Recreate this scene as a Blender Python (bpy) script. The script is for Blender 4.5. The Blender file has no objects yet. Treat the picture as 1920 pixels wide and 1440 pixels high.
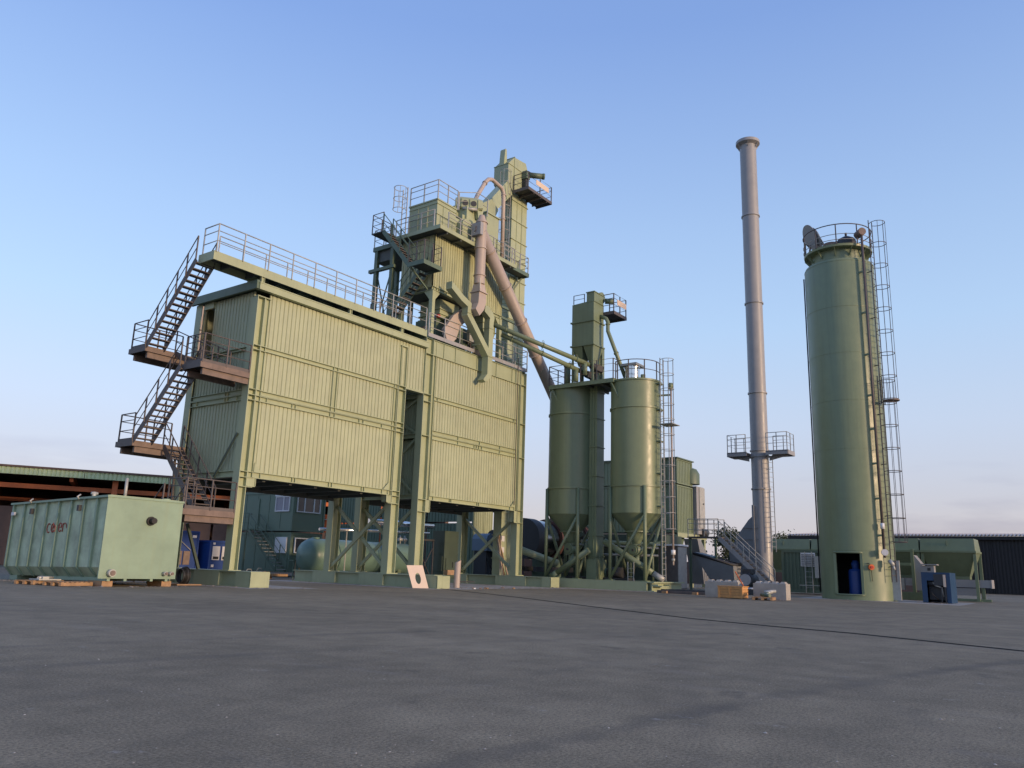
import bpy, math, random
from mathutils import Matrix, Vector
random.seed(7)
SC = bpy.context.scene
COL = SC.collection
# ---------------------------------------------------------------- camera
cam = bpy.data.cameras.new('camera')
cam_o = bpy.data.objects.new('camera', cam)
COL.objects.link(cam_o)
SC.camera = cam_o
pit, rol, yaw = map(math.radians, (12.9008, 1.8052, 36.2562))
fh = Vector((math.cos(yaw), math.sin(yaw), 0)); UP = Vector((0, 0, 1))
rt = fh.cross(UP)
fw = fh*math.cos(pit)+UP*math.sin(pit); uv = rt.cross(fw)
r2 = rt*math.cos(rol)+uv*math.sin(rol); u2 = -rt*math.sin(rol)+uv*math.cos(rol)
MC = Matrix((r2, u2, -fw)).transposed().to_4x4(); MC.translation = Vector((0, 0, 1.05))
cam_o.matrix_world = MC
cam.sensor_width = 36
cam.lens = 36*1495.055/1920
cam.clip_end = 8000
# ---------------------------------------------------------------- sky and sun
SUN_EL, SUN_AZ = math.radians(8.5), yaw-math.radians(127)     # low evening sun, behind the camera to the right
w = bpy.data.worlds.new('World'); SC.world = w; w.use_nodes = True
nt = w.node_tree; bg = nt.nodes['Background']
sky = nt.nodes.new('ShaderNodeTexSky'); sky.sky_type = 'NISHITA'; sky.sun_disc = False
sky.sun_elevation = SUN_EL; sky.sun_rotation = math.pi/2-SUN_AZ
sky.air_density = 1.0; sky.dust_density = 1.0; sky.ozone_density = 2.0
# dusk haze: the same tint all round the sky, by height above the horizon only
tc = nt.nodes.new('ShaderNodeTexCoord'); sx = nt.nodes.new('ShaderNodeSeparateXYZ')
nt.links.new(tc.outputs['Generated'], sx.inputs[0])
ramp = nt.nodes.new('ShaderNodeValToRGB')
e = ramp.color_ramp.elements
e[0].position = 0.0; e[0].color = (.95, .72, 1.02, 1)
e[1].position = 0.75; e[1].color = (2.1, 2.0, 2.45, 1)
for pos, c in ((.08, (1.05, .86, 1.12)), (.2, (1.6, 1.33, 1.42)), (.4, (2.0, 1.83, 1.94))):
    k = e.new(pos); k.color = (*c, 1)
nt.links.new(sx.outputs[2], ramp.inputs[0])
mul = nt.nodes.new('ShaderNodeMix'); mul.data_type = 'RGBA'; mul.blend_type = 'MULTIPLY'; mul.inputs[0].default_value = 1
nt.links.new(sky.outputs[0], mul.inputs[6]); nt.links.new(ramp.outputs[0], mul.inputs[7])
# even haze glow, the same all round, that softens the clear-sky contrast
hz = nt.nodes.new('ShaderNodeValToRGB'); e = hz.color_ramp.elements
e[0].position = 0.0; e[0].color = (3.15, 2.95, 3.2, 1)
e[1].position = 1.0; e[1].color = (.8, 1.4, 2.9, 1)
for pos, c in ((.07, (3.15, 3.1, 3.4)), (.17, (2.9, 3.35, 4.2)), (.287, (2.35, 3.25, 4.5)), (.6, (1.1, 1.8, 3.6))):
    k = e.new(pos); k.color = (*c, 1)
nt.links.new(sx.outputs[2], hz.inputs[0])
hm = nt.nodes.new('ShaderNodeMix'); hm.data_type = 'RGBA'; hm.inputs[0].default_value = .74
nt.links.new(mul.outputs[2], hm.inputs[6]); nt.links.new(hz.outputs[0], hm.inputs[7])
# thin dusk clouds low over the horizon
cmap = nt.nodes.new('ShaderNodeMapping'); cmap.inputs['Scale'].default_value = (3.2, 3.2, 17)
nt.links.new(tc.outputs['Generated'], cmap.inputs[0])
cn = nt.nodes.new('ShaderNodeTexNoise'); cn.inputs['Scale'].default_value = 1.6; cn.inputs['Detail'].default_value = 5
nt.links.new(cmap.outputs[0], cn.inputs[0])
cr = nt.nodes.new('ShaderNodeMapRange'); cr.inputs[1].default_value = .54; cr.inputs[2].default_value = .74; cr.inputs[3].default_value = 0; cr.inputs[4].default_value = .85
nt.links.new(cn.outputs[0], cr.inputs[0])
low = nt.nodes.new('ShaderNodeMapRange'); low.inputs[1].default_value = .16; low.inputs[2].default_value = .05; low.inputs[3].default_value = 0; low.inputs[4].default_value = 1
nt.links.new(sx.outputs[2], low.inputs[0])
cm = nt.nodes.new('ShaderNodeMath'); cm.operation = 'MULTIPLY'
nt.links.new(cr.outputs[0], cm.inputs[0]); nt.links.new(low.outputs[0], cm.inputs[1])
cl = nt.nodes.new('ShaderNodeMix'); cl.data_type = 'RGBA'; cl.blend_type = 'MULTIPLY'
cl.inputs[7].default_value = (.72, .72, .8, 1)
nt.links.new(cm.outputs[0], cl.inputs[0]); nt.links.new(hm.outputs[2], cl.inputs[6])
nt.links.new(cl.outputs[2], bg.inputs[0])
bg.inputs[1].default_value = .15
sl = bpy.data.lights.new('sun', 'SUN'); sl.energy = 2.2; sl.angle = math.radians(5); sl.color = (1, .7, .43)
so = bpy.data.objects.new('sun', sl); COL.objects.link(so)
sd = Vector((math.cos(SUN_AZ)*math.cos(SUN_EL), math.sin(SUN_AZ)*math.cos(SUN_EL), math.sin(SUN_EL)))
so.rotation_euler = sd.to_track_quat('Z', 'Y').to_euler(); so.location = sd*200
vs = SC.view_settings
vs.view_transform = 'Standard'; vs.look = 'None'; vs.gamma = 1; vs.exposure = .5; vs.use_curve_mapping = False
# ---------------------------------------------------------------- materials
def pbr(name, col, rough=.5, metal=0., var=.12, scale=1.5, streak=0., dirt=None, spec=.5, bump=0., bscale=40):
    m = bpy.data.materials.new(name); m.use_nodes = True
    t = m.node_tree; b = t.nodes['Principled BSDF']
    b.inputs['Roughness'].default_value = rough; b.inputs['Metallic'].default_value = metal
    b.inputs['Specular IOR Level'].default_value = spec
    g = t.nodes.new('ShaderNodeNewGeometry')
    n = t.nodes.new('ShaderNodeTexNoise'); n.inputs['Scale'].default_value = scale; n.inputs['Detail'].default_value = 6
    n.inputs['Roughness'].default_value = .62
    t.links.new(g.outputs['Position'], n.inputs['Vector'])
    mr = t.nodes.new('ShaderNodeMapRange'); mr.inputs[1].default_value = .3; mr.inputs[2].default_value = .7
    mr.inputs[3].default_value = 1-var; mr.inputs[4].default_value = 1+var
    t.links.new(n.outputs[0], mr.inputs[0])
    mx = t.nodes.new('ShaderNodeMix'); mx.data_type = 'RGBA'; mx.blend_type = 'MULTIPLY'; mx.inputs[0].default_value = 1
    mx.inputs[6].default_value = (*col, 1)
    oi = t.nodes.new('ShaderNodeObjectInfo'); om = t.nodes.new('ShaderNodeMapRange'); om.inputs[3].default_value = .95; om.inputs[4].default_value = 1.05
    t.links.new(oi.outputs['Random'], om.inputs[0]); mm = t.nodes.new('ShaderNodeMath'); mm.operation = 'MULTIPLY'
    t.links.new(mr.outputs[0], mm.inputs[0]); t.links.new(om.outputs[0], mm.inputs[1]); t.links.new(mm.outputs[0], mx.inputs[7])
    out = mx.outputs[2]
    if streak:
        mp = t.nodes.new('ShaderNodeMapping'); mp.inputs['Scale'].default_value = (5, 5, .22)
        t.links.new(g.outputs['Position'], mp.inputs[0])
        n2 = t.nodes.new('ShaderNodeTexNoise'); n2.inputs['Scale'].default_value = 1.3; n2.inputs['Detail'].default_value = 5
        t.links.new(mp.outputs[0], n2.inputs['Vector'])
        m2 = t.nodes.new('ShaderNodeMapRange'); m2.inputs[1].default_value = .5; m2.inputs[2].default_value = .78
        m2.inputs[3].default_value = 0; m2.inputs[4].default_value = streak
        t.links.new(n2.outputs[0], m2.inputs[0])
        x2 = t.nodes.new('ShaderNodeMix'); x2.data_type = 'RGBA'
        d = dirt or tuple(c*.45 for c in col)
        x2.inputs[7].default_value = (*d, 1)
        t.links.new(m2.outputs[0], x2.inputs[0]); t.links.new(out, x2.inputs[6]); out = x2.outputs[2]
    t.links.new(out, b.inputs['Base Color'])
    r2_ = t.nodes.new('ShaderNodeMapRange'); r2_.inputs[1].default_value = .3; r2_.inputs[2].default_value = .7
    r2_.inputs[3].default_value = max(.03, rough-.08); r2_.inputs[4].default_value = min(1, rough+.1)
    t.links.new(n.outputs[0], r2_.inputs[0]); t.links.new(r2_.outputs[0], b.inputs['Roughness'])
    if bump:
        n3 = t.nodes.new('ShaderNodeTexNoise'); n3.inputs['Scale'].default_value = bscale; n3.inputs['Detail'].default_value = 4
        t.links.new(g.outputs['Position'], n3.inputs['Vector'])
        bp = t.nodes.new('ShaderNodeBump'); bp.inputs['Strength'].default_value = bump; bp.inputs['Distance'].default_value = .03
        t.links.new(n3.outputs[0], bp.inputs['Height']); t.links.new(bp.outputs[0], b.inputs['Normal'])
    return m
M = {}
M['green'] = pbr('plant_green_paint', (.335, .375, .235), .5, var=.07, streak=.16)
M['clad'] = pbr('cladding_green_paint', (.365, .4, .265), .55, var=.07, streak=.26, dirt=(.2, .19, .13), bump=.12, bscale=1.6)
M['stained'] = pbr('stained_tower_cladding', (.36, .38, .22), .55, var=.12, scale=.8, streak=.7, dirt=(.07, .09, .07))
M['sgreen'] = pbr('silo_green_paint', (.165, .21, .128), .4, var=.07, streak=.22, bump=.12, bscale=1.2)
M['tankgreen'] = pbr('tank_green_paint', (.235, .335, .245), .5, var=.14, scale=.9, streak=.3, dirt=(.24, .29, .18))
M['tankside'] = pbr('tank_side_paint_with_reflected_light', (.4, .47, .32), .5, var=.38, scale=1.5)  # patches of reflected light are painted into the tank side colour
M['dgreen'] = pbr('dark_green_paint', (.10, .145, .10), .5, var=.1, streak=.2)
M['office'] = pbr('office_green_panel', (.14, .2, .145), .5, var=.05, streak=.1)
M['teal'] = pbr('teal_tank_paint', (.125, .21, .175), .35, var=.06)
M['galv'] = pbr('galvanised_steel', (.38, .385, .365), .5, metal=.25, var=.15, scale=6)
M['primer'] = pbr('dark_primer_steel', (.1, .085, .082), .6, var=.2, scale=4)
M['rustp'] = pbr('brown_primer_steel', (.17, .125, .105), .65, var=.25, scale=3, streak=.3)
M['dark'] = pbr('dark_steel', (.035, .037, .042), .6, var=.2)
M['black'] = pbr('black_rubber', (.012, .012, .013), .6, var=.2)
M['under'] = pbr('dark_grey_floor_steel', (.08, .09, .085), .6, var=.15)  # dark grey steel for floors, decks and joists
M['duct'] = pbr('mauve_duct_paint', (.4, .335, .295), .5, var=.08, streak=.2, dirt=(.3, .24, .21))
M['stack'] = pbr('grey_stack_paint', (.3, .3, .31), .42, var=.06, streak=.1)
M['greyfan'] = pbr('grey_duct_paint', (.2, .215, .235), .5, var=.08)
M['conc'] = pbr('pale_concrete', (.34, .32, .29), .9, var=.2, scale=2, bump=.3)
M['wood'] = pbr('raw_wood', (.32, .2, .11), .8, var=.3, scale=5)
M['ply'] = pbr('pale_board', (.62, .5, .4), .75, var=.06)
M['blue'] = pbr('blue_paint', (.01, .045, .2), .45, var=.12)
M['bluem'] = pbr('blue_machine_paint', (.009, .045, .11), .45, var=.12)
M['white'] = pbr('white_paint', (.75, .75, .75), .5, var=.04)
M['orange'] = pbr('orange_paint', (.6, .13, .03), .55, var=.15)
M['red'] = pbr('red_paint', (.45, .03, .025), .5, var=.1)
M['yellow'] = pbr('yellow_plastic', (.7, .35, .02), .5, var=.1)
M['chrome'] = pbr('polished_sheet', (.7, .7, .7), .18, metal=1., var=.05)
M['drumskin'] = pbr('dryer_drum_sheet', (.3, .3, .32), .16, metal=1., var=.1)
M['shed'] = pbr('black_shed_sheet', (.011, .011, .013), .6, var=.2, streak=.3, dirt=(.025, .025, .028))
M['hallbeam'] = pbr('rust_red_hall_steel', (.5, .14, .05), .7, var=.3, scale=.6)
M['hallwall'] = pbr('brown_hall_wall', (.14, .09, .07), .85, var=.3, scale=.5)
M['hallfascia'] = pbr('hall_fascia_green', (.52, .62, .36), .55, var=.1)
M['deep'] = pbr('shade_darkened_green_paint', (.045, .068, .05), .5, var=.15)  # green darkened to stand for shade on braces, cabinet and casing
M['rustring'] = pbr('rusty_ring_steel', (.1, .05, .04), .7, var=.3)
M['hoodblue'] = pbr('blue_grey_hood_paint', (.13, .19, .27), .5, var=.06)
M['sticker'] = pbr('pale_notice', (.6, .6, .62), .6, var=.1)
def glass(name, col):
    m = pbr(name, col, .08, var=.05); return m
M['glass'] = glass('window_glass', (.03, .035, .045))
M['blind'] = pbr('grey_window_blind', (.3, .29, .33), .5, var=.05)
# ---------------------------------------------------------------- builders
WM = {}
CACHE = {}
def add(o, parent, mw):
    COL.objects.link(o)
    if parent is not None:
        o.parent = parent
        o.matrix_basis = WM[parent.name].inverted() @ mw
    else:
        o.matrix_basis = mw
    WM[o.name] = mw.copy()
    return o
def tag(o, label=None, cat=None, group=None, kind=None):
    if label: o['label'] = label
    if cat: o['category'] = cat
    if group: o['group'] = group
    if kind: o['kind'] = kind
    return o
def root(name, label, cat, loc, group=None):
    o = bpy.data.objects.new(name, None); o.empty_display_size = .3
    add(o, None, Matrix.Translation(Vector(loc)))
    return tag(o, label, cat, group)
def newmesh(name, v, f, mat, smooth=False):
    me = bpy.data.meshes.new(name); me.from_pydata(v, [], f); me.materials.append(M[mat])
    if smooth:
        if smooth is True:
            for p in me.polygons: p.use_smooth = True
        else:
            for p in me.polygons: p.use_smooth = p.index in smooth
    me.update()
    return me
BF = [(0, 1, 3, 2), (4, 6, 7, 5), (0, 4, 5, 1), (2, 3, 7, 6), (0, 2, 6, 4), (1, 5, 7, 3)]
def bverts(x0, x1, y0, y1, z0, z1): return [(x, y, z) for x in (x0, x1) for y in (y0, y1) for z in (z0, z1)]
def mesh(parent, name, mat, v, f, smooth=False):
    c = Vector((0, 0, 0))
    for p in v: c += Vector(p)
    c /= len(v)
    me = newmesh(name, [tuple(Vector(p)-c) for p in v], f, mat, smooth)
    return add(bpy.data.objects.new(name, me), parent, Matrix.Translation(c))
def box(parent, name, mat, x0, x1, y0, y1, z0, z1):
    k = ('b', mat, round(x1-x0, 3), round(y1-y0, 3), round(z1-z0, 3))
    if k not in CACHE:
        a, b, c = (x1-x0)/2, (y1-y0)/2, (z1-z0)/2
        CACHE[k] = newmesh(name, bverts(-a, a, -b, b, -c, c), BF, mat)
    return add(bpy.data.objects.new(name, CACHE[k]), parent, Matrix.Translation(((x0+x1)/2, (y0+y1)/2, (z0+z1)/2)))
def boxes(parent, name, mat, lst):
    v = []; f = []
    for b in lst:
        n = len(v); v += bverts(*b); f += [tuple(i+n for i in q) for q in BF]
    return mesh(parent, name, mat, v, f)
def orient(p0, p1):
    p0 = Vector(p0); p1 = Vector(p1); d = (p1-p0); L = d.length; d.normalize()
    s = d.cross(UP)
    if s.length < 1e-4: s = Vector((1, 0, 0))
    s.normalize(); t = s.cross(d)
    m = Matrix((d, s, t)).transposed().to_4x4(); m.translation = (p0+p1)/2
    return m, L
def bar(parent, name, mat, p0, p1, wd, ht):
    m, L = orient(p0, p1); k = ('r', mat, round(L, 3), wd, ht)
    if k not in CACHE:
        CACHE[k] = newmesh(name, bverts(-L/2, L/2, -wd/2, wd/2, -ht/2, ht/2), BF, mat)
    return add(bpy.data.objects.new(name, CACHE[k]), parent, m)
def rod(parent, name, mat, p0, p1, r, seg=8, rb=None):
    m, L = orient(p0, p1); rb = r if rb is None else rb
    k = ('c', mat, round(L, 3), r, rb, seg)
    if k not in CACHE:
        v = []; f = []
        for i in range(seg):
            a = 2*math.pi*i/seg; v.append((-L/2, r*math.cos(a), r*math.sin(a))); v.append((L/2, rb*math.cos(a), rb*math.sin(a)))
        for i in range(seg):
            j = (i+1) % seg; f.append((2*i, 2*i+1, 2*j+1, 2*j))
        sm = set(range(seg)) if seg > 6 else False
        f.append(tuple(2*i for i in range(seg))); f.append(tuple(2*i+1 for i in reversed(range(seg))))
        CACHE[k] = newmesh(name, v, f, mat, sm)
    return add(bpy.data.objects.new(name, CACHE[k]), parent, m)
def tube(parent, name, mat, pts, r, seg=8, closed=False, caps=True):
    pts = [Vector(p) for p in pts]; n = len(pts); v = []; f = []
    ref = None
    for i, p in enumerate(pts):
        a = pts[(i-1) % n] if (closed or i > 0) else None
        b = pts[(i+1) % n] if (closed or i < n-1) else None
        d = ((p-a).normalized() if a is not None else Vector())+((b-p).normalized() if b is not None else Vector())
        d.normalize()
        if ref is None:
            ref = d.cross(UP)
            if ref.length < .05: ref = Vector((1, 0, 0))
        s = (ref-d*ref.dot(d)).normalized(); ref = s; t = d.cross(s)
        k = 1.0
        if a is not None and b is not None:
            c = max(.4, math.cos((p-a).angle(b-p)/2)); k = 1/c
        for j in range(seg):
            an = 2*math.pi*j/seg; rr = r[i] if isinstance(r, (list, tuple)) else r
            v.append(tuple(p+s*rr*math.cos(an)*(k if abs(k-1) < .3 else 1)+t*rr*math.sin(an)))
    m = n if closed else n-1
    for i in range(m):
        for j in range(seg):
            i2 = (i+1) % n; j2 = (j+1) % seg
            f.append((i*seg+j, i*seg+j2, i2*seg+j2, i2*seg+j))
    sm = set(range(len(f)))
    if caps and not closed:
        f.append(tuple(reversed(range(seg)))); f.append(tuple((n-1)*seg+j for j in range(seg)))
    return mesh(parent, name, mat, v, f, sm)
def lathe(parent, name, mat, c, prof, seg=40, cap=True, a0=0., a1=2*math.pi):
    v = []; f = []; full = abs(a1-a0-2*math.pi) < 1e-6; n = seg if full else seg+1
    for (r, z) in prof:
        for i in range(n):
            a = a0+(a1-a0)*i/seg; v.append((c[0]+r*math.cos(a), c[1]+r*math.sin(a), c[2]+z))
    for k in range(len(prof)-1):
        for i in range(seg):
            j = (i+1) % n
            f.append((k*n+i, k*n+j, (k+1)*n+j, (k+1)*n+i))
    sm = set(range(len(f)))
    if cap and full:
        f.append(tuple(reversed(range(n)))); f.append(tuple((len(prof)-1)*n+i for i in range(n)))
    o = mesh(parent, name, mat, v, f, sm)
    try: o.data.set_sharp_from_angle(angle=math.radians(32))
    except Exception: pass
    return o
def prism(parent, name, mat, poly, axis, a0, a1):
    """poly: 2D outline; axis 'x': poly is (y,z), 'y': poly is (x,z), 'z': poly is (x,y)."""
    P = {'x': lambda p, a: (a, p[0], p[1]), 'y': lambda p, a: (p[0], a, p[1]), 'z': lambda p, a: (p[0], p[1], a)}[axis]
    n = len(poly); v = [P(p, a0) for p in poly]+[P(p, a1) for p in poly]
    f = [tuple(range(n)), tuple(range(2*n-1, n-1, -1))]+[(i, i+n, (i+1) % n+n, (i+1) % n) for i in range(n)]
    return mesh(parent, name, mat, v, f)
def corr(parent, name, mat, p0, p1, z0, z1, pitch=.215, groove=.05, depth=.035, back=.05):
    """vertical ribbed sheet from p0 to p1 (xy), outer face on the right of the direction"""
    p0 = Vector((*p0, 0)); p1 = Vector((*p1, 0)); d = p1-p0; L = d.length; d.normalize(); nrm = d.cross(UP)
    k = max(1, round(L/pitch)); pt = L/k; prof = [(0, 0)]
    for i in range(k):
        s = (i+.5)*pt; g = groove/2
        prof += [(s-g-.008, 0), (s-g+.008, -depth), (s+g-.008, -depth), (s+g+.008, 0)]
    prof += [(L, 0), (L, -depth-back), (0, -depth-back)]
    n = len(prof); v = []
    for z in (z0, z1):
        for s, q in prof: v.append(tuple(p0+d*s+nrm*q+UP*z))
    f = [(i, (i+1) % n, (i+1) % n+n, i+n) for i in range(n)]
    f += [tuple(reversed(range(n))), tuple(range(n, 2*n))]
    return mesh(parent, name, mat, v, f)
def ibeam(parent, name, mat, p0, p1, z0, z1, dep=.2, fl=.025, web=.09, stiff=()):
    """I-beam along p0->p1 (xy); outer flange tips on the line, web set back"""
    p0 = Vector((*p0, 0)); p1 = Vector((*p1, 0)); d = p1-p0; L = d.length; d.normalize(); nr = d.cross(UP)
    v = []; f = []
    def ob(s0, s1, q0, q1, a, b):
        n = len(v)
        for s in (s0, s1):
            for q in (q0, q1):
                for z in (a, b): v.append(tuple(p0+d*s-nr*q+UP*z))
        f.extend(tuple(i+n for i in q) for q in BF)
    ob(0, L, 0, dep, z0, z0+fl); ob(0, L, 0, dep, z1-fl, z1); ob(0, L, web, web+.02, z0+fl, z1-fl)
    for s in stiff: ob(s-.01, s+.01, .012, web, z0+fl, z1-fl)
    return mesh(parent, name, mat, v, f)
def hcol(parent, name, mat, x0, x1, y0, y1, z0, z1, fl=.03, web=None):
    ym = (y0+y1)/2 if web is None else y0+web
    return boxes(parent, name, mat, [(x0, x0+fl, y0, y1, z0, z1), (x1-fl, x1, y0, y1, z0, z1), (x0+fl, x1-fl, ym-.012, ym+.012, z0, z1)])
def railing(parent, pts, H=1.1, step=1.15, mat='galv', r=.025, mids=(.4, .75), toe=0, toemat=None, pr=None):
    pts = [Vector(p) for p in pts]
    hr = tube(parent, 'railing', mat, [p+UP*H for p in pts], r, 6)
    for m in mids:
        tube(hr, 'mid_rail', mat, [p+UP*(H*m) for p in pts], r*.75, 6)
    done = set()
    for a, b in zip(pts, pts[1:]):
        L = (b-a).length; n = max(1, round(L/step))
        for i in range(n+1):
            p = a.lerp(b, i/n); k = tuple(round(c, 2) for c in p)
            if k in done: continue
            done.add(k)
            bar(hr, 'post', mat, p, p+UP*H, (pr or r*2), (pr or r*2))
        if toe:
            d = (b-a).normalized()
            bar(hr, 'toe_board', toemat or mat, a+UP*toe/2, b+UP*toe/2, .012, toe)
    return hr
def stair(parent, A, B, wd, n, mat='primer', tmat=None, rails=(1, 1), H=1.0, rmat=None, depth=.24, sh=.24):
    """A: bottom centre, B: top centre"""
    A = Vector(A); B = Vector(B); d = Vector((B.x-A.x, B.y-A.y, 0)); d.normalize(); s = d.cross(UP)
    ang = math.atan2(d.y, d.x); rmat = rmat or mat; tmat = tmat or mat
    for q in (-1, 1):
        o = s*(q*wd/2)
        bar(parent, 'stringer', mat, A+o, B+o, .03, sh)
    k = ('tread', tmat, wd, depth)
    if k not in CACHE:
        CACHE[k] = newmesh('tread', bverts(-depth/2, depth/2, -wd/2+.02, wd/2-.02, -.02, .02), BF, tmat)
    for i in range(n):
        p = A.lerp(B, (i+.5)/n)
        add(bpy.data.objects.new('tread', CACHE[k]), parent, Matrix.Translation(p) @ Matrix.Rotation(ang, 4, 'Z'))
    for q, on in zip((-1, 1), rails):
        if not on: continue
        o = s*(q*(wd/2+.03))
        hr = rod(parent, 'handrail', rmat, A+o+UP*H, B+o+UP*H, .024, 6)
        rod(hr, 'mid_rail', rmat, A+o+UP*H*.52, B+o+UP*H*.52, .018, 6)
        L = (B-A).length; m = max(2, round(L/.95))
        for i in range(m+1):
            p = A.lerp(B, i/m)+o; bar(hr, 'post', rmat, p, p+UP*H, .045, .045)
def ladder(parent, base, out, z0, z1, cz0=None, cz1=None, mat='galv', wd=.45, cr=.36, hoops=.9, rung=.3, nb=5, sr=.022):
    out = Vector((*out, 0)).normalized(); s = out.cross(UP); b = Vector((*base, 0))
    for q in (-1, 1):
        bar(parent, 'stile', mat, b+s*q*wd/2+UP*z0, b+s*q*wd/2+UP*z1, sr*2, sr*2)
    k = int((z1-z0)/rung)
    for i in range(1, k):
        p = b+UP*(z0+i*rung); rod(parent, 'rung', mat, p-s*wd/2, p+s*wd/2, .013, 6)
    if cz0 is not None:
        c = b+out*cr*.95; N = 14; m = max(1, round((cz1-cz0)/hoops))
        arc = [math.radians(-150+300*i/N) for i in range(N+1)]
        for i in range(m+1):
            z = cz0+(cz1-cz0)*i/m
            pts = [b+s*wd/2+UP*z]+[c+out*cr*math.cos(a)-s*cr*math.sin(a)*-1+UP*z for a in reversed(arc)]+[b-s*wd/2+UP*z]
            tube(parent, 'cage_hoop', mat, pts, .018, 5)
        for i in range(nb):
            a = math.radians(-110+220*i/(nb-1)); p = c+out*cr*math.cos(a)+s*cr*math.sin(a)
            bar(parent, 'cage_bar', mat, p+UP*cz0, p+UP*cz1, .02, .02)
# ================================================================ ground
def asphalt():
    m = bpy.data.materials.new('worn_asphalt'); m.use_nodes = True; t = m.node_tree; b = t.nodes['Principled BSDF']
    g = t.nodes.new('ShaderNodeNewGeometry')
    def noise(sc, det, ro=.6, mp=None):
        n = t.nodes.new('ShaderNodeTexNoise'); n.inputs['Scale'].default_value = sc; n.inputs['Detail'].default_value = det; n.inputs['Roughness'].default_value = ro
        src = g.outputs['Position']
        if mp:
            k = t.nodes.new('ShaderNodeMapping'); k.inputs['Scale'].default_value = mp[0]; k.inputs['Rotation'].default_value = (0, 0, mp[1]); t.links.new(src, k.inputs[0]); src = k.outputs[0]
        t.links.new(src, n.inputs['Vector']); return n.outputs[0]
    def rng(x, a, bb, c, d):
        n = t.nodes.new('ShaderNodeMapRange'); n.inputs[1].default_value = a; n.inputs[2].default_value = bb; n.inputs[3].default_value = c; n.inputs[4].default_value = d
        t.links.new(x, n.inputs[0]); return n.outputs[0]
    def mth(op, x, y):
        n = t.nodes.new('ShaderNodeMath'); n.operation = op
        for i, q in enumerate((x, y)):
            if isinstance(q, (int, float)): n.inputs[i].default_value = q
            else: t.links.new(q, n.inputs[i])
        return n.outputs[0]
    big = rng(noise(.22, 4), .32, .68, .86, 1.13)
    med = rng(noise(1.6, 6, .7), .34, .66, .82, 1.18)
    fine = rng(noise(42, 4, .85), .36, .64, .5, 1.5)
    lanes = rng(noise(.55, 4, .6, ((1, .18, 1), math.radians(33))), .36, .64, .9, 1.1)
    grit = rng(noise(120, 2, .9), .66, .74, 0, 1)
    v = mth('MULTIPLY', mth('MULTIPLY', big, med), mth('MULTIPLY', fine, lanes))
    c = t.nodes.new('ShaderNodeMix'); c.data_type = 'RGBA'; c.blend_type = 'MULTIPLY'; c.inputs[0].default_value = 1
    c.inputs[6].default_value = (.218, .18, .122, 1); t.links.new(v, c.inputs[7])
    # dusty pale scuffs
    sc = rng(noise(.9, 7, .75, ((1, .35, 1), math.radians(60))), .56, .78, 0, .4)
    c2 = t.nodes.new('ShaderNodeMix'); c2.data_type = 'RGBA'; c2.inputs[7].default_value = (.31, .28, .25, 1)
    t.links.new(sc, c2.inputs[0]); t.links.new(c.outputs[2], c2.inputs[6])
    c3 = t.nodes.new('ShaderNodeMix'); c3.data_type = 'RGBA'; c3.inputs[7].default_value = (.32, .3, .28, 1)
    t.links.new(mth('MULTIPLY', grit, .55), c3.inputs[0]); t.links.new(c2.outputs[2], c3.inputs[6])
    # dark compaction seam that sweeps through the foreground, broken up by wear
    sp = t.nodes.new('ShaderNodeSeparateXYZ'); t.links.new(g.outputs['Position'], sp.inputs[0])
    d = mth('SUBTRACT', sp.outputs[1], mth('SUBTRACT', 3.1, mth('MULTIPLY', mth('MULTIPLY', sp.outputs[0], sp.outputs[0]), .0113)))
    d = mth('ABSOLUTE', mth('ADD', d, mth('MULTIPLY', mth('SUBTRACT', noise(2.2, 5, .7), .5), .5)), 0)
    seam = mth('MULTIPLY', rng(d, .05, .2, .5, 0), rng(noise(1.1, 3), .35, .6, .35, 1))
    c4 = t.nodes.new('ShaderNodeMix'); c4.data_type = 'RGBA'; c4.inputs[7].default_value = (.07, .064, .058, 1)
    t.links.new(seam, c4.inputs[0]); t.links.new(c3.outputs[2], c4.inputs[6])
    # faint paired tyre tracks curving over the yard
    prev = c4.outputs[2]
    for a_, b_, q_, k_ in ((9.5, -.05, -.0105, .3), (-1.0, .42, .004, .22), (22.0, -.75, .004, .25), (5.2, .1, -.004, .16)):
        xx = sp.outputs[0]
        yc = mth('ADD', a_, mth('ADD', mth('MULTIPLY', xx, b_), mth('MULTIPLY', mth('MULTIPLY', xx, xx), q_)))
        dd_ = mth('ABSOLUTE', mth('SUBTRACT', mth('ABSOLUTE', mth('SUBTRACT', sp.outputs[1], yc), 0), .95), 0)
        dd_ = mth('ADD', dd_, mth('MULTIPLY', mth('SUBTRACT', noise(3.5, 4, .7), .5), .16))
        mk = mth('MULTIPLY', rng(dd_, .06, .2, k_, 0), rng(noise(.6, 3), .4, .6, .1, 1))
        cx = t.nodes.new('ShaderNodeMix'); cx.data_type = 'RGBA'; cx.inputs[7].default_value = (.09, .08, .07, 1)
        t.links.new(mk, cx.inputs[0]); t.links.new(prev, cx.inputs[6]); prev = cx.outputs[2]
    # oil and bitumen spots
    oil = mth('MULTIPLY', rng(noise(1.15, 3, .5), .68, .73, 0, .5), rng(noise(9, 3), .4, .6, .5, 1))
    co_ = t.nodes.new('ShaderNodeMix'); co_.data_type = 'RGBA'; co_.inputs[7].default_value = (.05, .045, .042, 1)
    t.links.new(oil, co_.inputs[0]); t.links.new(prev, co_.inputs[6])
    # small chalky scrapes
    scr = mth('MULTIPLY', rng(noise(2.4, 6, .7, ((1, .45, 1), math.radians(50))), .63, .68, 0, .6), rng(noise(14, 4, .8), .45, .6, 0, 1))
    c5 = t.nodes.new('ShaderNodeMix'); c5.data_type = 'RGBA'; c5.inputs[7].default_value = (.42, .4, .38, 1)
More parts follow.
